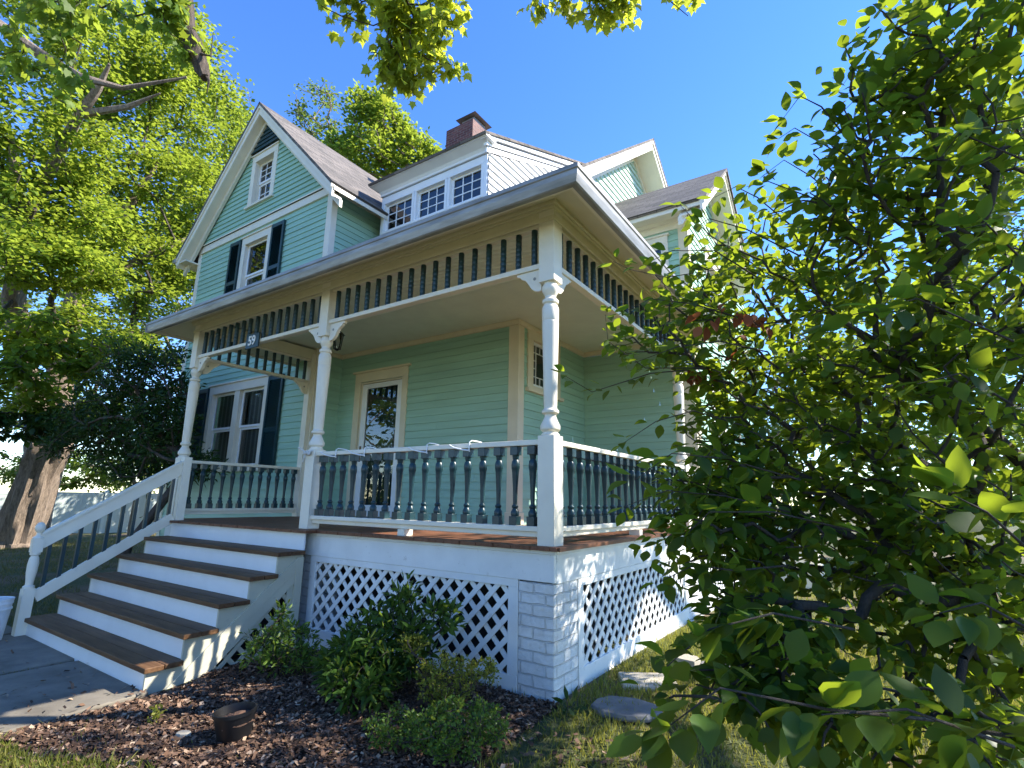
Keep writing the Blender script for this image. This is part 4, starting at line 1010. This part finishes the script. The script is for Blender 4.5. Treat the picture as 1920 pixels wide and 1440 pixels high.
OVT, MPT, LNT, SMT = (OV_V,OV_F), (MP_V,MP_F), (LN_V,LN_F), (SM_V,SM_F)
def tree(px, py, dist, blobs, label, dens, leaf, lmat, per, spread, name='maple_tree', vertical=.4, group='trees behind the house', r=.25):
    b0 = at(px, py, dist); rp = Vector((b0[0], b0[1], float(gz(b0[0], b0[1]))-.1)); top = blobs[0][0]
    st = [rp+Vector((.1,0,2.5)), rp+Vector((0,.2,5.0))]
    return plant(name, rp, blobs, label, 'tree', dens, leaf, SMT, lmat, M_BARK, per, spread, .012, r, st, group, .3, .3, .6, 1, vertical)
def gpt(x, y): return Vector((x, y, float(gz(x,y))))
# ---- big leafy bush at the right
bb = [(at(1870,250,2.4),(.62,.6,.66),70),(at(1700,330,2.3),(.40,.4,.38),70),(at(1560,430,2.5),(.32,.35,.26),42),(at(1450,470,3.2),(.30,.4,.26),22),(at(1880,60,2.3),(.4,.4,.45),44),
      (at(1640,600,2.5),(.42,.45,.38),80),(at(1400,560,3.1),(.36,.4,.26),30),(at(1290,540,3.2),(.20,.3,.15),9),(at(1200,640,3.0),(.20,.2,.10),6),(at(1480,720,2.9),(.40,.5,.35),60),
      (at(1780,800,2.4),(.55,.6,.5),90),(at(1560,860,2.6),(.40,.5,.32),60),(at(1390,830,2.7),(.26,.3,.2),26),(at(1310,900,2.4),(.16,.2,.12),13),(at(1700,1050,2.2),(.5,.5,.35),80),(at(1480,1040,2.3),(.32,.4,.22),34),
      (at(1370,1090,2.1),(.16,.2,.12),12),(at(1850,1250,1.9),(.4,.4,.35),60),(at(1600,1250,1.9),(.30,.3,.2),30),(at(1900,600,2.0),(.36,.4,.45),60),(at(1850,560,3.2),(.5,.6,.6),50),
      (Vector((2.15,1.3,1.9)),(.75,.8,.75),90),(Vector((2.0,2.1,1.35)),(.6,.6,.6),50),(Vector((1.55,1.0,1.35)),(.45,.6,.4),40),(at(1350,660,3.0),(.30,.35,.34),40),(at(1350,790,2.9),(.24,.3,.2),24),(Vector((1.7,2.6,1.2)),(.5,.5,.45),50),(Vector((1.6,1.6,.85)),(.42,.5,.4),44),(at(1420,950,2.5),(.28,.3,.2),30),(at(1270,560,3.0),(.22,.3,.2),12),(at(1240,640,2.9),(.16,.2,.14),7),(at(1350,480,3.1),(.22,.3,.14),10),(at(1340,900,2.6),(.24,.28,.2),30),(at(1310,1000,2.3),(.18,.2,.14),22),(at(1400,1000,2.4),(.24,.25,.2),30),(at(1360,1180,1.9),(.16,.2,.10),16),(at(1480,1260,1.7),(.22,.22,.12),26),(at(1450,1180,1.9),(.22,.25,.12),22),(at(1330,1300,1.6),(.14,.2,.07),12),(at(1500,1330,1.5),(.22,.2,.08),22),(at(1720,1380,1.4),(.28,.25,.12),26),(at(1800,1000,2.0),(.35,.35,.3),40),(at(1690,130,2.2),(.28,.28,.30),38),(at(1800,60,2.2),(.3,.3,.3),34)]
root = Vector((2.35, .15, -1.12))
bush, A, par = plant('dogwood_shrub', root, bb, 'tall spreading green shrub with broad oval leaves filling the right foreground', 'shrub', 1.2, (.034,.086), OVT, M_LBUSH, M_TWIG, 8, .14, .0028, .035, [root+Vector((.0,-.05,.5)), root+Vector((-.05,-.1,1.1))], flat=.75, drop=.25, vertical=.7, trunk_name='stems', leaf_name='foliage')
# near sprays of the shrub: reaching twigs with large leaves
def spray(par_thing, pts, n, L, r=.004, mat=M_LBUSH, w_=.05, drop=.3, flat=.5, name='leafy_twig'):
    pts = np.array([np.array(p) for p in pts]); seg = np.linalg.norm(np.diff(pts,axis=0),axis=1); cum = np.concatenate([[0],np.cumsum(seg)]); T = rng.uniform(.15,1,n)*cum[-1]; T[:3] = cum[-1]
    P = np.stack([np.interp(T, cum, pts[:,k]) for k in range(3)], -1); tg = pts[-1]-pts[0]; tg /= np.linalg.norm(tg)
    base = wpos(par_thing)
    m = MB(); rr = [r*(1-.7*k/(len(pts)-1)) for k in range(len(pts))]; m.tube([Vector(p) for p in pts], rr, 6); tw = m.build(name, M_TWIG, par_thing, smooth=True)
    off = rnd_unit(n)*w_; 
    d = off/np.linalg.norm(off,axis=1,keepdims=True)*.9 + tg*.6 - np.array([0,0,drop]); V, Fc = scatter(*OVT, P+off*.5, d, np.array([0,0,1.])+rnd_unit(n)*flat, rng.uniform(*L, n))
    o = bpy.data.objects.new('foliage', np_mesh('foliage', V-np.array(base), Fc, mat, False)); link(o, tw, base)
sp_ = [([at(1560,560,2.9),at(1380,500,2.8),at(1250,520,2.75),at(1180,505,2.7),at(1150,490,2.7)],26,(.05,.075)),
       ([at(1500,760,2.8),at(1330,690,2.75),at(1210,690,2.7),at(1140,640,2.7),at(1135,590,2.7)],30,(.045,.07)),
       ([at(1330,690,2.75),at(1220,700,2.7),at(1110,735,2.7),at(1060,705,2.65)],24,(.045,.07)),
       ([at(1450,520,2.9),at(1330,440,2.8),at(1290,400,2.8),at(1275,385,2.8)],14,(.06,.09)),
       ([at(1640,430,2.7),at(1520,330,2.6),at(1470,300,2.6),at(1430,330,2.6)],22,(.06,.09)),
       ([at(1780,240,2.6),at(1680,170,2.6),at(1600,130,2.6),at(1580,160,2.6)],24,(.06,.095)),
       ([at(1800,100,2.7),at(1750,40,2.7),at(1720,20,2.7)],12,(.06,.09)),
       ([at(1500,900,2.2),at(1360,860,2.1),at(1260,850,2.0),at(1190,900,2.0)],24,(.075,.11)),
       ([at(1620,1000,2.0),at(1450,960,1.9),at(1330,960,1.9),at(1290,1000,1.9)],22,(.08,.11)),
       ([at(1600,1180,1.5),at(1450,1150,1.45),at(1330,1180,1.4),at(1250,1250,1.4)],26,(.06,.095)),
       ([at(1750,1350,1.2),at(1550,1330,1.1),at(1350,1290,1.1),at(1230,1380,1.1)],26,(.06,.095)),
       ([at(1900,1400,1.1),at(1700,1330,1.05),at(1540,1340,1.05)],14,(.07,.10)),
       ([at(1950,1050,1.2),at(1850,960,1.15),at(1790,930,1.15)],9,(.08,.11)),
       ([at(1900,640,1.6),at(1720,560,1.6),at(1560,600,1.7)],18,(.07,.11)),
       ([at(1920,300,1.8),at(1800,250,1.8),at(1760,300,1.8)],14,(.08,.11))]
sp_ += [([at(1400,600,2.6),at(1300,570,2.5),at(1220,560,2.45),at(1160,590,2.45)],24,(.045,.075)),
        ([at(1420,520,2.6),at(1340,470,2.5),at(1260,470,2.45),at(1200,500,2.45)],22,(.045,.075)),
        ([at(1440,660,2.6),at(1350,640,2.5),at(1270,650,2.45),at(1190,680,2.4)],22,(.045,.075)),
        ([at(1400,800,2.5),at(1300,770,2.4),at(1230,790,2.35),at(1170,830,2.35)],18,(.045,.075)),
        ([at(1480,420,2.7),at(1420,370,2.6),at(1380,350,2.6),at(1340,370,2.6)],16,(.05,.08)),
        ([at(1640,330,2.4),at(1560,280,2.4),at(1490,240,2.4),at(1460,260,2.4)],22,(.05,.08)),
        ([at(1600,400,2.5),at(1520,370,2.4),at(1440,340,2.4),at(1400,350,2.4)],22,(.05,.08)),
        ([at(1500,480,2.6),at(1400,430,2.5),at(1330,410,2.5),at(1300,430,2.5)],20,(.05,.075)),
        ([at(1680,220,2.3),at(1620,170,2.3),at(1580,210,2.3)],16,(.05,.08)),
        ([at(1480,960,2.2),at(1360,930,2.1),at(1250,920,2.1),at(1170,950,2.1)],24,(.05,.085)),
        ([at(1480,1060,2.0),at(1380,1070,1.9),at(1300,1060,1.9),at(1240,1090,1.9)],22,(.05,.085)),
        ([at(1620,300,2.3),at(1540,200,2.3),at(1500,180,2.3),at(1470,220,2.3)],18,(.05,.08)),
        ([at(1900,760,1.5),at(1800,700,1.5),at(1720,720,1.5)],16,(.055,.085)),
        ([at(1930,1180,1.3),at(1840,1130,1.3),at(1760,1150,1.3)],14,(.06,.09)),
        ([at(1930,500,1.7),at(1850,420,1.7),at(1800,430,1.7)],16,(.055,.085))]
for pts, n, L in sp_: spray(bush, pts, n, L)
spray(bush, [at(1420,560,2.95),at(1400,600,2.9),at(1380,680,2.9),at(1300,700,2.9)], 30, (.05,.08), .004, M_LBROWN, .05, .9, .9, 'dead_twig')

tree(2200,930,9,[(Vector((4.3,3.7,4.9)),(1.5,1.4,1.1),46),(Vector((5.2,4.6,4.6)),(1.3,1.3,1.0),30),(Vector((4.9,5.6,5.6)),(1.3,1.3,1.0),24),(Vector((5.5,.9,3.9)),(1.3,1.2,.8),44),(Vector((4.6,-.2,3.0)),(.9,.9,.6),40),(Vector((5.6,2.2,3.6)),(1.2,1,.8),40)],'unseen tree added beyond the right edge to cast dappled shade on the porch corner and shrub',1.0,(.10,.16),M_LMAPLE2,14,.42,group='trees to the right of the house')  # out of view, put in to shade the porch corner and near shrub
spray(bush, [at(1480,600,2.7),at(1420,610,2.6),at(1370,560,2.55),at(1320,600,2.55)], 16, (.05,.08), .004, M_LBROWN, .07, .9, .9, 'dead_twig')
# ---- shrubs in the bed
def gpt(x, y): return Vector((x, y, float(gz(x,y))))
def shrub(x, y, h, r, n, label, lmat, leaf, tm, per=5, spread=.06, rt=.0018, group='shrubs in the mulch bed', name='azalea_shrub', flat=.8, upb=.8, drop=-.1, extra=()):
    p = gpt(x, y); bl = [(p+Vector((0,0,h*.55)), (r,r,h*.42), n)] + [(p+Vector(e[0]), e[1], e[2]) for e in extra]
    return plant(name, p, bl, label, 'shrub', 1, leaf, tm, lmat, M_TWIG, per, spread, rt, .012, None, group, .25, drop, flat, upb, vertical=.8, trunk_name='stems', leaf_name='foliage')
shrub(-2.15, -.66, .46, .30, 150, 'bright green leafy shrub beside the lower right of the steps', M_LSHRUB, (.035,.07), LNT, 7, .06, extra=[((.02,-.05,.5),(.05,.05,.08),12),((.28,.1,.15),(.18,.16,.14),50)])
shrub(-1.05, -.55, .62, .36, 220, 'tallest dark green shrub with whorled leaves in front of the porch lattice', M_LRHODO2, (.05,.10), LNT, 8, .07, name='rhododendron_shrub', extra=[((.0,.12,.66),(.09,.09,.12),20),((.38,.15,.55),(.13,.1,.12),24),((-.34,-.1,.2),(.2,.2,.16),60),((.05,-.28,.2),(.26,.2,.16),80)])
shrub(-.47, -.60, .38, .22, 150, 'low yellow tipped evergreen shrub between the dark shrub and the brick corner pier', M_LYEL, (.012,.026), SMT, 14, .035, name='boxwood_shrub', upb=.6, extra=[((-.3,.0,.38),(.12,.1,.06),50),((.22,.12,.28),(.14,.1,.07),40)])
shrub(-.08, -.93, .30, .30, 230, 'small leaved green shrub at the bottom edge in front of the mulch', M_LSHRUB, (.012,.028), SMT, 15, .035, name='boxwood_shrub', upb=.6, extra=[((-.35,-.1,.12),(.2,.2,.1),80)])
shrub(.15, -.08, .16, .04, 5, 'single dark broad leaved sprout at the foot of the brick corner pier', M_LRHODO, (.07,.11), LNT, 2, .02, group=None, name='weed')
shrub(-1.98, -1.62, .12, .06, 14, 'small lime green weed sprout at the edge of the walkway', M_LYEL, (.02,.035), SMT, 4, .02, group=None, name='weed')
# ---- dark rhododendron tree left of the porch
p = gpt(-7.6, .2)
bl = [(at(285,700,10.0),(.75,.9,.75),80),(at(240,760,10.4),(1.1,1,.9),110),(at(310,800,9.3),(.45,.6,.6),60),(at(180,820,11),(.8,1,.6),60),(at(270,870,10.2),(.9,.9,.5),60),(at(368,872,8.9),(.22,.3,.22),20)]
plant('holly_tree', p, bl, 'dense dark evergreen growing between the steps and the big maple', 'tree', 1.5, (.07,.13), LNT, M_LRHODO, M_BARKD, 26, .26, .006, .07, [p+Vector((.0,.05,.7))], None, .1, .3, .9, .6, vertical=.8)
q_ = at(250,960,12.3); p = gpt(q_[0], q_[1])
plant('flowering_shrub', p, [(at(215,640,11.5),(.55,.6,.35),40),(at(170,690,12),(.5,.6,.35),34)], 'yellow green leafy top catching the sun behind the dark evergreen', 'shrub', 1.2, (.07,.12), SMT, M_LMAPLE, M_BARK, 14, .22, .006, .05, [p+Vector((0,0,1.5))])
# ---- the big maple at the left
tr = at(40, 982, 15.0); tr = Vector((tr[0], tr[1], float(gz(tr[0], tr[1]))-.1))
big = thing('maple_tree', tr, 'huge old maple with a thick pale trunk at the left edge of the yard', 'tree')
def limb(m, pts, rad, n=14):
    """bumpy trunk"""
    pts = [Vector(p) for p in pts]; out = []; rr = []
    for i in range(len(pts)-1):
        for k in range(6): t_ = k/6; out.append(pts[i].lerp(pts[i+1], t_)); rr.append(rad[i]*(1-t_)+rad[i+1]*t_)
    out.append(pts[-1]); rr.append(rad[-1]); j0 = len(m.v); m.tube(out, rr, n)
    for j in range(j0, len(m.v)):
        i = (j-j0)//n; c = out[min(i, len(out)-1)]; v = Vector(m.v[j]); a = (j-j0) % n; s = 1+.10*sin(a*2.4+i*.35)+.07*sin(a*5.1-i*.8)+random.uniform(-.04,.04); m.v[j] = tuple(c+(v-c)*s)
m = MB(); T = tr
A1, A2, A3 = at(75,880,15.0), at(95,830,15.0), at(120,640,14.6)
limb(m, [T+Vector((0,0,-.2)), T+Vector((.05,0,.35)), A1, A2], [.78,.52,.43,.50], 26)
limb(m, [A2, at(110,760,15.2), at(118,640,15.4), at(150,540,16), at(220,420,16.5), at(300,300,17)], [.42,.34,.30,.24,.15,.04])
limb(m, [A2, at(60,760,14.6), at(25,560,14.0), at(40,420,13.6), at(20,250,13)], [.36,.28,.24,.18,.05])
limb(m, [at(150,540,16), at(300,470,17), at(390,430,18)], [.16,.10,.03], 8)
limb(m, [at(40,420,13.6), at(150,215,13), at(240,200,13), at(300,175,13)], [.16,.10,.07,.02], 8)
limb(m, [at(150,215,13), at(185,165,12.8), at(205,120,12.6)], [.12,.09,.03], 8)
limb(m, [at(-40,20,9.5), at(60,90,9.5), at(150,145,9.6), at(230,165,9.8), at(350,145,10)], [.10,.09,.07,.045,.02], 8)
limb(m, [A2, at(140,820,14.7), at(160,780,14.4), at(190,700,14.2)], [.2,.14,.10,.03], 8)
m.build('trunk', M_BARK, big, smooth=True)
def crown(parent, blobs, dens, leaf, tm, lmat, per, spread, rootp, rt=.006, rr=.09, drop=.35, flat=.5, vertical=.35, stem=None, name='crown'):
    nd = blob_nodes(blobs, dens, .35); A, par = skeleton(rootp, nd, stem); V, Q = branch_mesh(A, par, rt, rr, .42, 4); put('branches', V, Q, M_TWIG, parent)
    leaves_at(A, par, np.arange(1, len(A)), per, spread, leaf, tm, lmat, name, parent, drop, flat, vertical=vertical)
cb = [(at(60,60,13),(2.3,2.3,1.5),60),(at(230,60,15),(2.2,2.3,1.6),60),(at(330,130,17),(1.7,2,1.9),50),(at(380,240,19),(1.5,2,2.2),55),(at(60,260,13),(1.9,2,1.1),55),(at(230,290,16),(2.1,2.2,1.3),70),
      (at(340,360,18),(1.7,2,1.5),55),(at(120,400,13.5),(1.9,1.8,1.0),65),(at(20,470,12),(1.6,1.6,.8),45),(at(250,470,17),(1.7,1.9,.9),45),(at(370,470,18.5),(1.1,1.5,1.2),35),(at(130,500,13),(1.3,1.3,.5),30),(at(-150,250,12),(2.5,2.5,2.5),50),(at(310,560,18),(1.6,1.6,.9),36)]
cb += [(at(150,620,16),(1.6,1.6,.9),40),(at(300,420,19),(1.8,2,1.5),50),(at(60,350,14),(1.6,1.6,.9),40),(at(200,120,15),(2.0,2,1.2),50)]
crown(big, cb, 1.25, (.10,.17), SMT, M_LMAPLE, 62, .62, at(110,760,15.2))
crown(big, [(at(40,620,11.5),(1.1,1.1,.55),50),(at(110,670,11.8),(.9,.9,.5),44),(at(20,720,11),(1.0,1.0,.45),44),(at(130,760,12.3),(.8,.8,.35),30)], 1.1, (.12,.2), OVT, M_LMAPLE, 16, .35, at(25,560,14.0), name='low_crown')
crown(big, [(at(60,800,11.5),(1.2,1.2,.3),50),(at(150,790,12),(.9,.9,.35),44)], 1.2, (.1,.17), OVT, M_LRHODO, 18, .32, at(60,760,14.6), name='shaded_crown')  # darker leaf colour paints the shade below the low crown
# ---- trees behind the house
tree(640,900,25,[(at(600,200,26),(1.2,1.3,1.6),40),(at(560,230,26),(.9,1,1),22),(at(625,260,26),(1.3,1.3,1.2),34)],'thin airy tree rising just right of the front gable peak',1.1,(.12,.2),M_LFAR,14,.42,r=.2)
tree(740,900,22,[(at(720,220,22),(1.4,1.5,1.0),50),(at(690,190,22),(.6,.7,.5),14),(at(700,290,22),(2.0,1.8,1.6),90),(at(770,300,22),(1.3,1.5,1.5),70),(at(640,300,23),(1.1,1.4,1.0),40),(at(815,310,22),(.5,.8,.8),24)],'rounded yellow green maple filling the gap between the front gable and the chimney',1.2,(.13,.22),M_LMAPLE,34,.5)
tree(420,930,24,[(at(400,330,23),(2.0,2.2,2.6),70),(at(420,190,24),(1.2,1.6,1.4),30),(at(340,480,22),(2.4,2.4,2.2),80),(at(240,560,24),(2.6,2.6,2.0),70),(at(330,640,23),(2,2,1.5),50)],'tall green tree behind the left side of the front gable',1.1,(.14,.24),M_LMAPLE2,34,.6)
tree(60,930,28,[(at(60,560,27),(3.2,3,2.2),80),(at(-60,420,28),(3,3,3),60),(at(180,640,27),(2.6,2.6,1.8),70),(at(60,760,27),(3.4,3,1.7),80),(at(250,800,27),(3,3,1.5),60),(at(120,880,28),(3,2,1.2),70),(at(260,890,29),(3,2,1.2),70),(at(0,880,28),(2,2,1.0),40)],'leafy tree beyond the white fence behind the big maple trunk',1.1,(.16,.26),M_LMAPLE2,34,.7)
tree(300,930,24,[(Vector((-19,9.5,5.5)),(3,2.6,1.6),90),(Vector((-21.5,10.5,4.8)),(2.6,2.6,1.6),70),(Vector((-17,9,5.2)),(2.2,2.2,1.4),50)],'broad tree added behind the gable wall to shade the white fence',1.0,(.15,.24),M_LMAPLE2,30,.6)  # crown put in to keep the sun off the fence
tree(100,930,18,[(Vector((-15.5,8,5.5)),(2.2,2,2.0),80),(Vector((-17.5,7.5,4.0)),(2,1.8,1.4),60),(Vector((-13.2,8.5,4.5)),(1.8,1.8,1.6),50),(Vector((-15,7,2.6)),(2.2,1.5,.9),50)],'tree with low limbs added between the white fence and the gable wall to shade the fence',1.0,(.13,.22),M_LMAPLE2,30,.6)  # added for shade on the fence and leaves above it
# ---- trees behind the bush on the right
tree(1700,930,16,[(at(1680,620,16),(2.4,2.4,1.6),80),(at(1850,560,16),(2.2,2.2,2.0),80),(at(1560,680,17),(1.8,2,1.3),60),(at(1780,780,15),(2.4,2.4,1.4),80),(at(1600,820,17),(2,2,1.0),50),(at(1900,860,12),(2.0,2,1.1),70),(at(1780,930,13),(2.2,2,.8),70)],'sunny green tree standing behind the large right hand shrub',1.1,(.12,.2),M_LMAPLE,32,.5,group='trees to the right of the house')
tree(2050,930,14,[(at(1950,420,14),(2.0,2,2.4),70),(at(2050,250,14),(2.4,2.4,2.4),60),(at(1990,700,13),(2,2,2),60)],'taller green tree at the right edge behind the shrub',1.1,(.12,.2),M_LMAPLE2,32,.5,group='trees to the right of the house')
tree(1450,930,26,[(at(1480,760,26),(2.6,2.4,2.2),80),(at(1580,720,27),(2.6,2.4,2.4),70),(at(1420,830,28),(1.6,2,1.4),40)],'distant green tree past the back corner of the house',1.0,(.16,.24),M_LFAR,30,.6,group='trees to the right of the house')
# ---- overhanging street maple: trunk behind the camera, limbs reaching over
sm_root = gpt(-3.2, -8.2)
sm = thing('street_maple', sm_root, 'overhanging maple whose leafy branches hang into the top of the view', 'tree')
m = MB()
top_ = Vector(sm_root)+Vector((.1,.2,4.2))
limb(m, [sm_root+Vector((0,0,-.2)), sm_root+Vector((0,.1,.6)), top_], [.5,.34,.28], 16)
limb(m, [top_, Vector((-3.9,-4.5,6.8)), at(335,-60,6.3), at(350,50,6.2), at(365,95,6.1), at(378,128,6.05), at(384,146,6.02)], [.26,.17,.11,.085,.10,.075,.05], 12)
limb(m, [top_, Vector((-1.8,-4.5,6.5)), at(752,-160,4.9), at(745,-20,4.8), at(746,30,4.75), at(760,120,4.7), at(775,180,4.7)], [.22,.10,.035,.016,.012,.007,.003], 8)
limb(m, [at(746,30,4.75), at(700,48,4.75), at(640,30,4.7), at(600,10,4.7)], [.009,.006,.005,.003], 6)
limb(m, [at(752,70,4.75), at(800,110,4.7), at(850,130,4.7)], [.008,.006,.003], 6)
limb(m, [Vector((-1.8,-4.5,6.5)), Vector((-.6,-2.8,6.2)), at(1150,-140,4.8), at(1150,-40,4.8), at(1160,20,4.8)], [.09,.05,.02,.012,.004], 8)
limb(m, [at(1150,-60,4.8), at(1230,-20,4.8), at(1290,30,4.8)], [.012,.007,.003], 6)
limb(m, [at(378,128,6.05), at(392,150,6.0), at(388,175,6.0)], [.03,.014,.004], 6); limb(m, [at(370,100,6.05), at(395,105,6.0), at(400,60,6.0)], [.02,.008,.003], 6)
m.build('trunk', M_BARKD, sm, smooth=True)
def hang(blobs, per, leaf, rootp, dens=1, mat=M_LOVER, spread=.13, name='leafy_branch', drop=.8):
    nd = blob_nodes(blobs, dens); A, par = skeleton(rootp, nd); V, Q = branch_mesh(A, par, .0022, .02, .4, 5); put('twigs', V, Q, M_TWIG, sm)
    leaves_at(A, par, np.arange(1, len(A)), per, spread, leaf, MPT, mat, name, sm, drop, .8, vertical=.8)
hang([(at(740,20,4.7),(.50,.35,.22),30),(at(790,60,4.7),(.36,.3,.25),28),(at(745,110,4.7),(.2,.2,.22),20),(at(775,150,4.7),(.26,.2,.12),14),(at(640,5,4.7),(.28,.2,.08),10),(at(840,20,4.7),(.16,.2,.18),10),(at(850,125,4.7),(.08,.1,.05),4)], 7, (.07,.12), at(746,-20,4.75), 1.1)
hang([(at(1080,0,4.8),(.28,.2,.10),12),(at(1140,15,4.8),(.2,.2,.13),14),(at(1185,-20,4.8),(.3,.2,.12),10),(at(1010,-20,4.8),(.2,.2,.08),5),(at(1290,-15,4.8),(.15,.2,.06),4)], 7, (.07,.12), at(1150,-60,4.8), 1.1)
hang([(at(90,20,5.2),(.6,.4,.22),18),(at(30,110,5.4),(.35,.4,.2),12),(at(250,20,6),(.5,.4,.15),9),(at(330,40,6.1),(.16,.2,.32),24),(at(362,95,6.1),(.10,.12,.14),10),(at(110,150,6.0),(.35,.4,.12),7)], 6, (.09,.15), at(100,-80,5.6), 1.1, M_LMAPLE)
# street trees opposite, mirrored in the panes
for k, (x, y) in enumerate([(-15,-9.5),(-6,-17),(-22,-5.5)]):
    p = gpt(x, y)
    plant('street_tree', p, [(p+Vector((0,0,6.0)),(3.8,3.8,3.6),120),(p+Vector((2,1,2.2)),(2.4,2.4,2.2),70),(p+Vector((-2,-1,2.2)),(2.4,2.4,2.2),70)], ['green street tree standing behind the viewer on the left','green street tree standing furthest behind the viewer','green street tree standing far left of the walkway'][k], 'tree', 1, (.22,.36), SMT, M_LMAPLE, M_BARK, 34, .8, .012, .28, [p+Vector((0,0,2.2))], 'street trees behind the viewer', .3)

# ------------------------------------------------------------------ fence
def fence():
    a = at(-120,1000,19.0); c = at(420,972,26.0); a = Vector((a[0],a[1],0)); c = Vector((c[0],c[1],0)); d = (c-a).normalized(); Ln = (c-a).length; nrm = Vector((-d.y,d.x,0))
    fr = thing('vinyl_fence', (a.x,a.y,-1.35), 'long white board fence behind the big maple trunk', 'fence')
    m = MB(); s = 0; ps = MB(); posts_ = []
    z0, z1 = -1.42, .30
    while s < Ln:
        p = a+d*s; q = a+d*min(s+2.35, Ln)
        k = 0
        while k < 2.35: 
            u = p+d*k; v = p+d*(k+.155); m.beam(u+Vector((0,0,(z0+z1)/2)), v+Vector((0,0,(z0+z1)/2)), .03, z1-z0-.1); k += .16
        m.beam(p+Vector((0,0,z1-.05)), q+Vector((0,0,z1-.05)), .05, .13); m.beam(p+Vector((0,0,z0+.12)), q+Vector((0,0,z0+.12)), .05, .14)
        posts_.append(p); s += 2.4
    m.build('board_panel', M_VINYL, fr)
    first = None
    for p in posts_:
        if first is None:
            first = MB().box(-.065,.065,-.065,.065,-1.4,.36).add([(-.08,-.08,.36),(.08,-.08,.36),(.08,.08,.36),(-.08,.08,.36),(0,0,.44)],[(0,1,4),(1,2,4),(2,3,4),(3,0,4),(3,2,1,0)]).build('fence_post', M_VINYL, fr, loc=(p.x,p.y,0), local=True)
        else: dup(first, fr, (p.x,p.y,0))
fence()
# neighbour's house beyond the fence, a few pixels through the leaves
c0 = at(-30, 880, 34); nb = thing('neighbour_house', (c0[0], c0[1], -1.4), 'grey neighbouring house glimpsed at the left edge beyond the fence', 'house')
m = MB(); x0, y0 = c0[0]-5, c0[1]-3; clap_x = x0+8
m.box(x0, x0+7, y0, y0+2.2, -1.4, 3.0); m.build('wall', M_GREY, nb)
m = MB(); m.add([(x0-.4,y0-.4,3),(x0+7.4,y0-.4,3),(x0+7.4,y0+2.6,3),(x0-.4,y0+2.6,3),(x0-.4,y0+1.1,4.4),(x0+7.4,y0+1.1,4.4)], [(0,1,5,4),(2,3,4,5),(0,4,3),(1,2,5),(0,3,2,1)]); m.build('roof', M_ROOF, nb, uvbox=True)
for k in range(2):
    m = MB(); m.box(x0+7, x0+7.05, y0+.2+1.0*k, y0+.8+1.0*k, .2, 1.6); m.build('window', M_WHITE, nb)

# ------------------------------------------------------------------ small things on the ground
def lathe_obj(name, prof, loc, mat, parent=None, tilt=None, n=28):
    o = MB().lathe(prof, (0,0,0), n).build(name, mat, parent, smooth=True, loc=loc, local=True)
    if tilt: o.rotation_euler = tilt
    return o
pp = gpt(-1.33,-1.47); pot = thing('plant_pot', pp, 'round black plastic plant pot of dry soil sitting on the mulch', 'pot')
lathe_obj('pot_body', [(0,.085),(.005,.088),(.15,.112),(.152,.120),(.17,.121),(.172,.112),(.13,.106),(.128,.02)], (pp.x,pp.y,pp.z+.0), M_PLASTIC, pot)
sv = MB(); k_ = 18
sv.lathe([(.10,.104),(.13,.104),(.138,.06),(.13,.02)], (0,0,0), 22); sv.v = [(x+random.uniform(-.003,.003), y, z+random.uniform(-.008,.008)) for x,y,z in sv.v]
sv.build('soil', M_SOIL, pot, loc=(pp.x,pp.y,pp.z), local=True)
pot.rotation_euler = (R(3), R(-4), 0)
def stone(px, py, w_, d_, h, rot, mat, name, label, irr=.12, nn=9, square=False):
    p = gpt(px, py); vs = []
    if square: ring_ = [(-.5,-.5),(.5,-.48),(.52,.5),(-.48,.52)]
    else: ring_ = [(.5*cos(2*pi*i/nn)*(1+random.uniform(-irr,irr)), .5*sin(2*pi*i/nn)*(1+random.uniform(-irr,irr))) for i in range(nn)]
    n = len(ring_); rr = lambda x, y: (x*cos(rot)-y*sin(rot), x*sin(rot)+y*cos(rot))
    for (s, z) in ((1,0),(1.02,h*.5),(.97,h)):
        for (x, y) in ring_: a, b_ = rr(x*w_*s, y*d_*s); vs.append((a, b_, z+random.uniform(-.003,.003)))
    fs = [tuple(range(n))[::-1], tuple(range(2*n,3*n))] + [(j*n+i, j*n+(i+1)%n, (j+1)*n+(i+1)%n, (j+1)*n+i) for j in range(2) for i in range(n)]
    o = MB().add(vs, fs).build(name, mat, None, bevel=.006, loc=p, local=True); tag(o, label, 'stone', 'stones lying by the porch corner'); return o
stone(.36, .82, .42, .34, .035, .55, M_SAND, 'stepping_stone', 'square tan paving stone lying beside the porch corner', square=True)
stone(.44, .16, .46, .36, .04, .2, M_SLATE, 'stepping_stone', 'dark rough edged slate stepping stone nearest the viewer')
stone(.52, 1.35, .22, .2, .09, .9, M_SAND, 'rock', 'pale angular rock just behind the tan paving stone', .2, 7)
stone(.78, 1.2, .24, .18, .12, .3, M_SLATE, 'rock', 'dark angular rock half hidden by leaves behind the paving stone', .2, 7)
stone(-1.62,-1.62,.10,.07,.045,.5, M_SAND, 'rock', 'small pale pebble lying on the mulch left of the black pot', .15, 8)
for k, (x, y, h) in enumerate([(-5.45,-1.69,.30),]):
    bz = -1.115
    bk = thing('plastic_bucket', (x,y,bz), 'white plastic bucket with a lid standing beside the foot of the stair railing', 'bucket')
    lathe_obj('bucket_body', [(0,.125),(.28,.150),(.285,.158),(.30,.158),(.305,.150),(.335,.151),(.34,.158),(.36,.158),(.37,.152)], (x,y,bz), M_BUCKET, bk)
    lathe_obj('lid', [(.37,.160),(.39,.162),(.392,.145),(.385,.14)], (x,y,bz), M_BUCKET, bk)
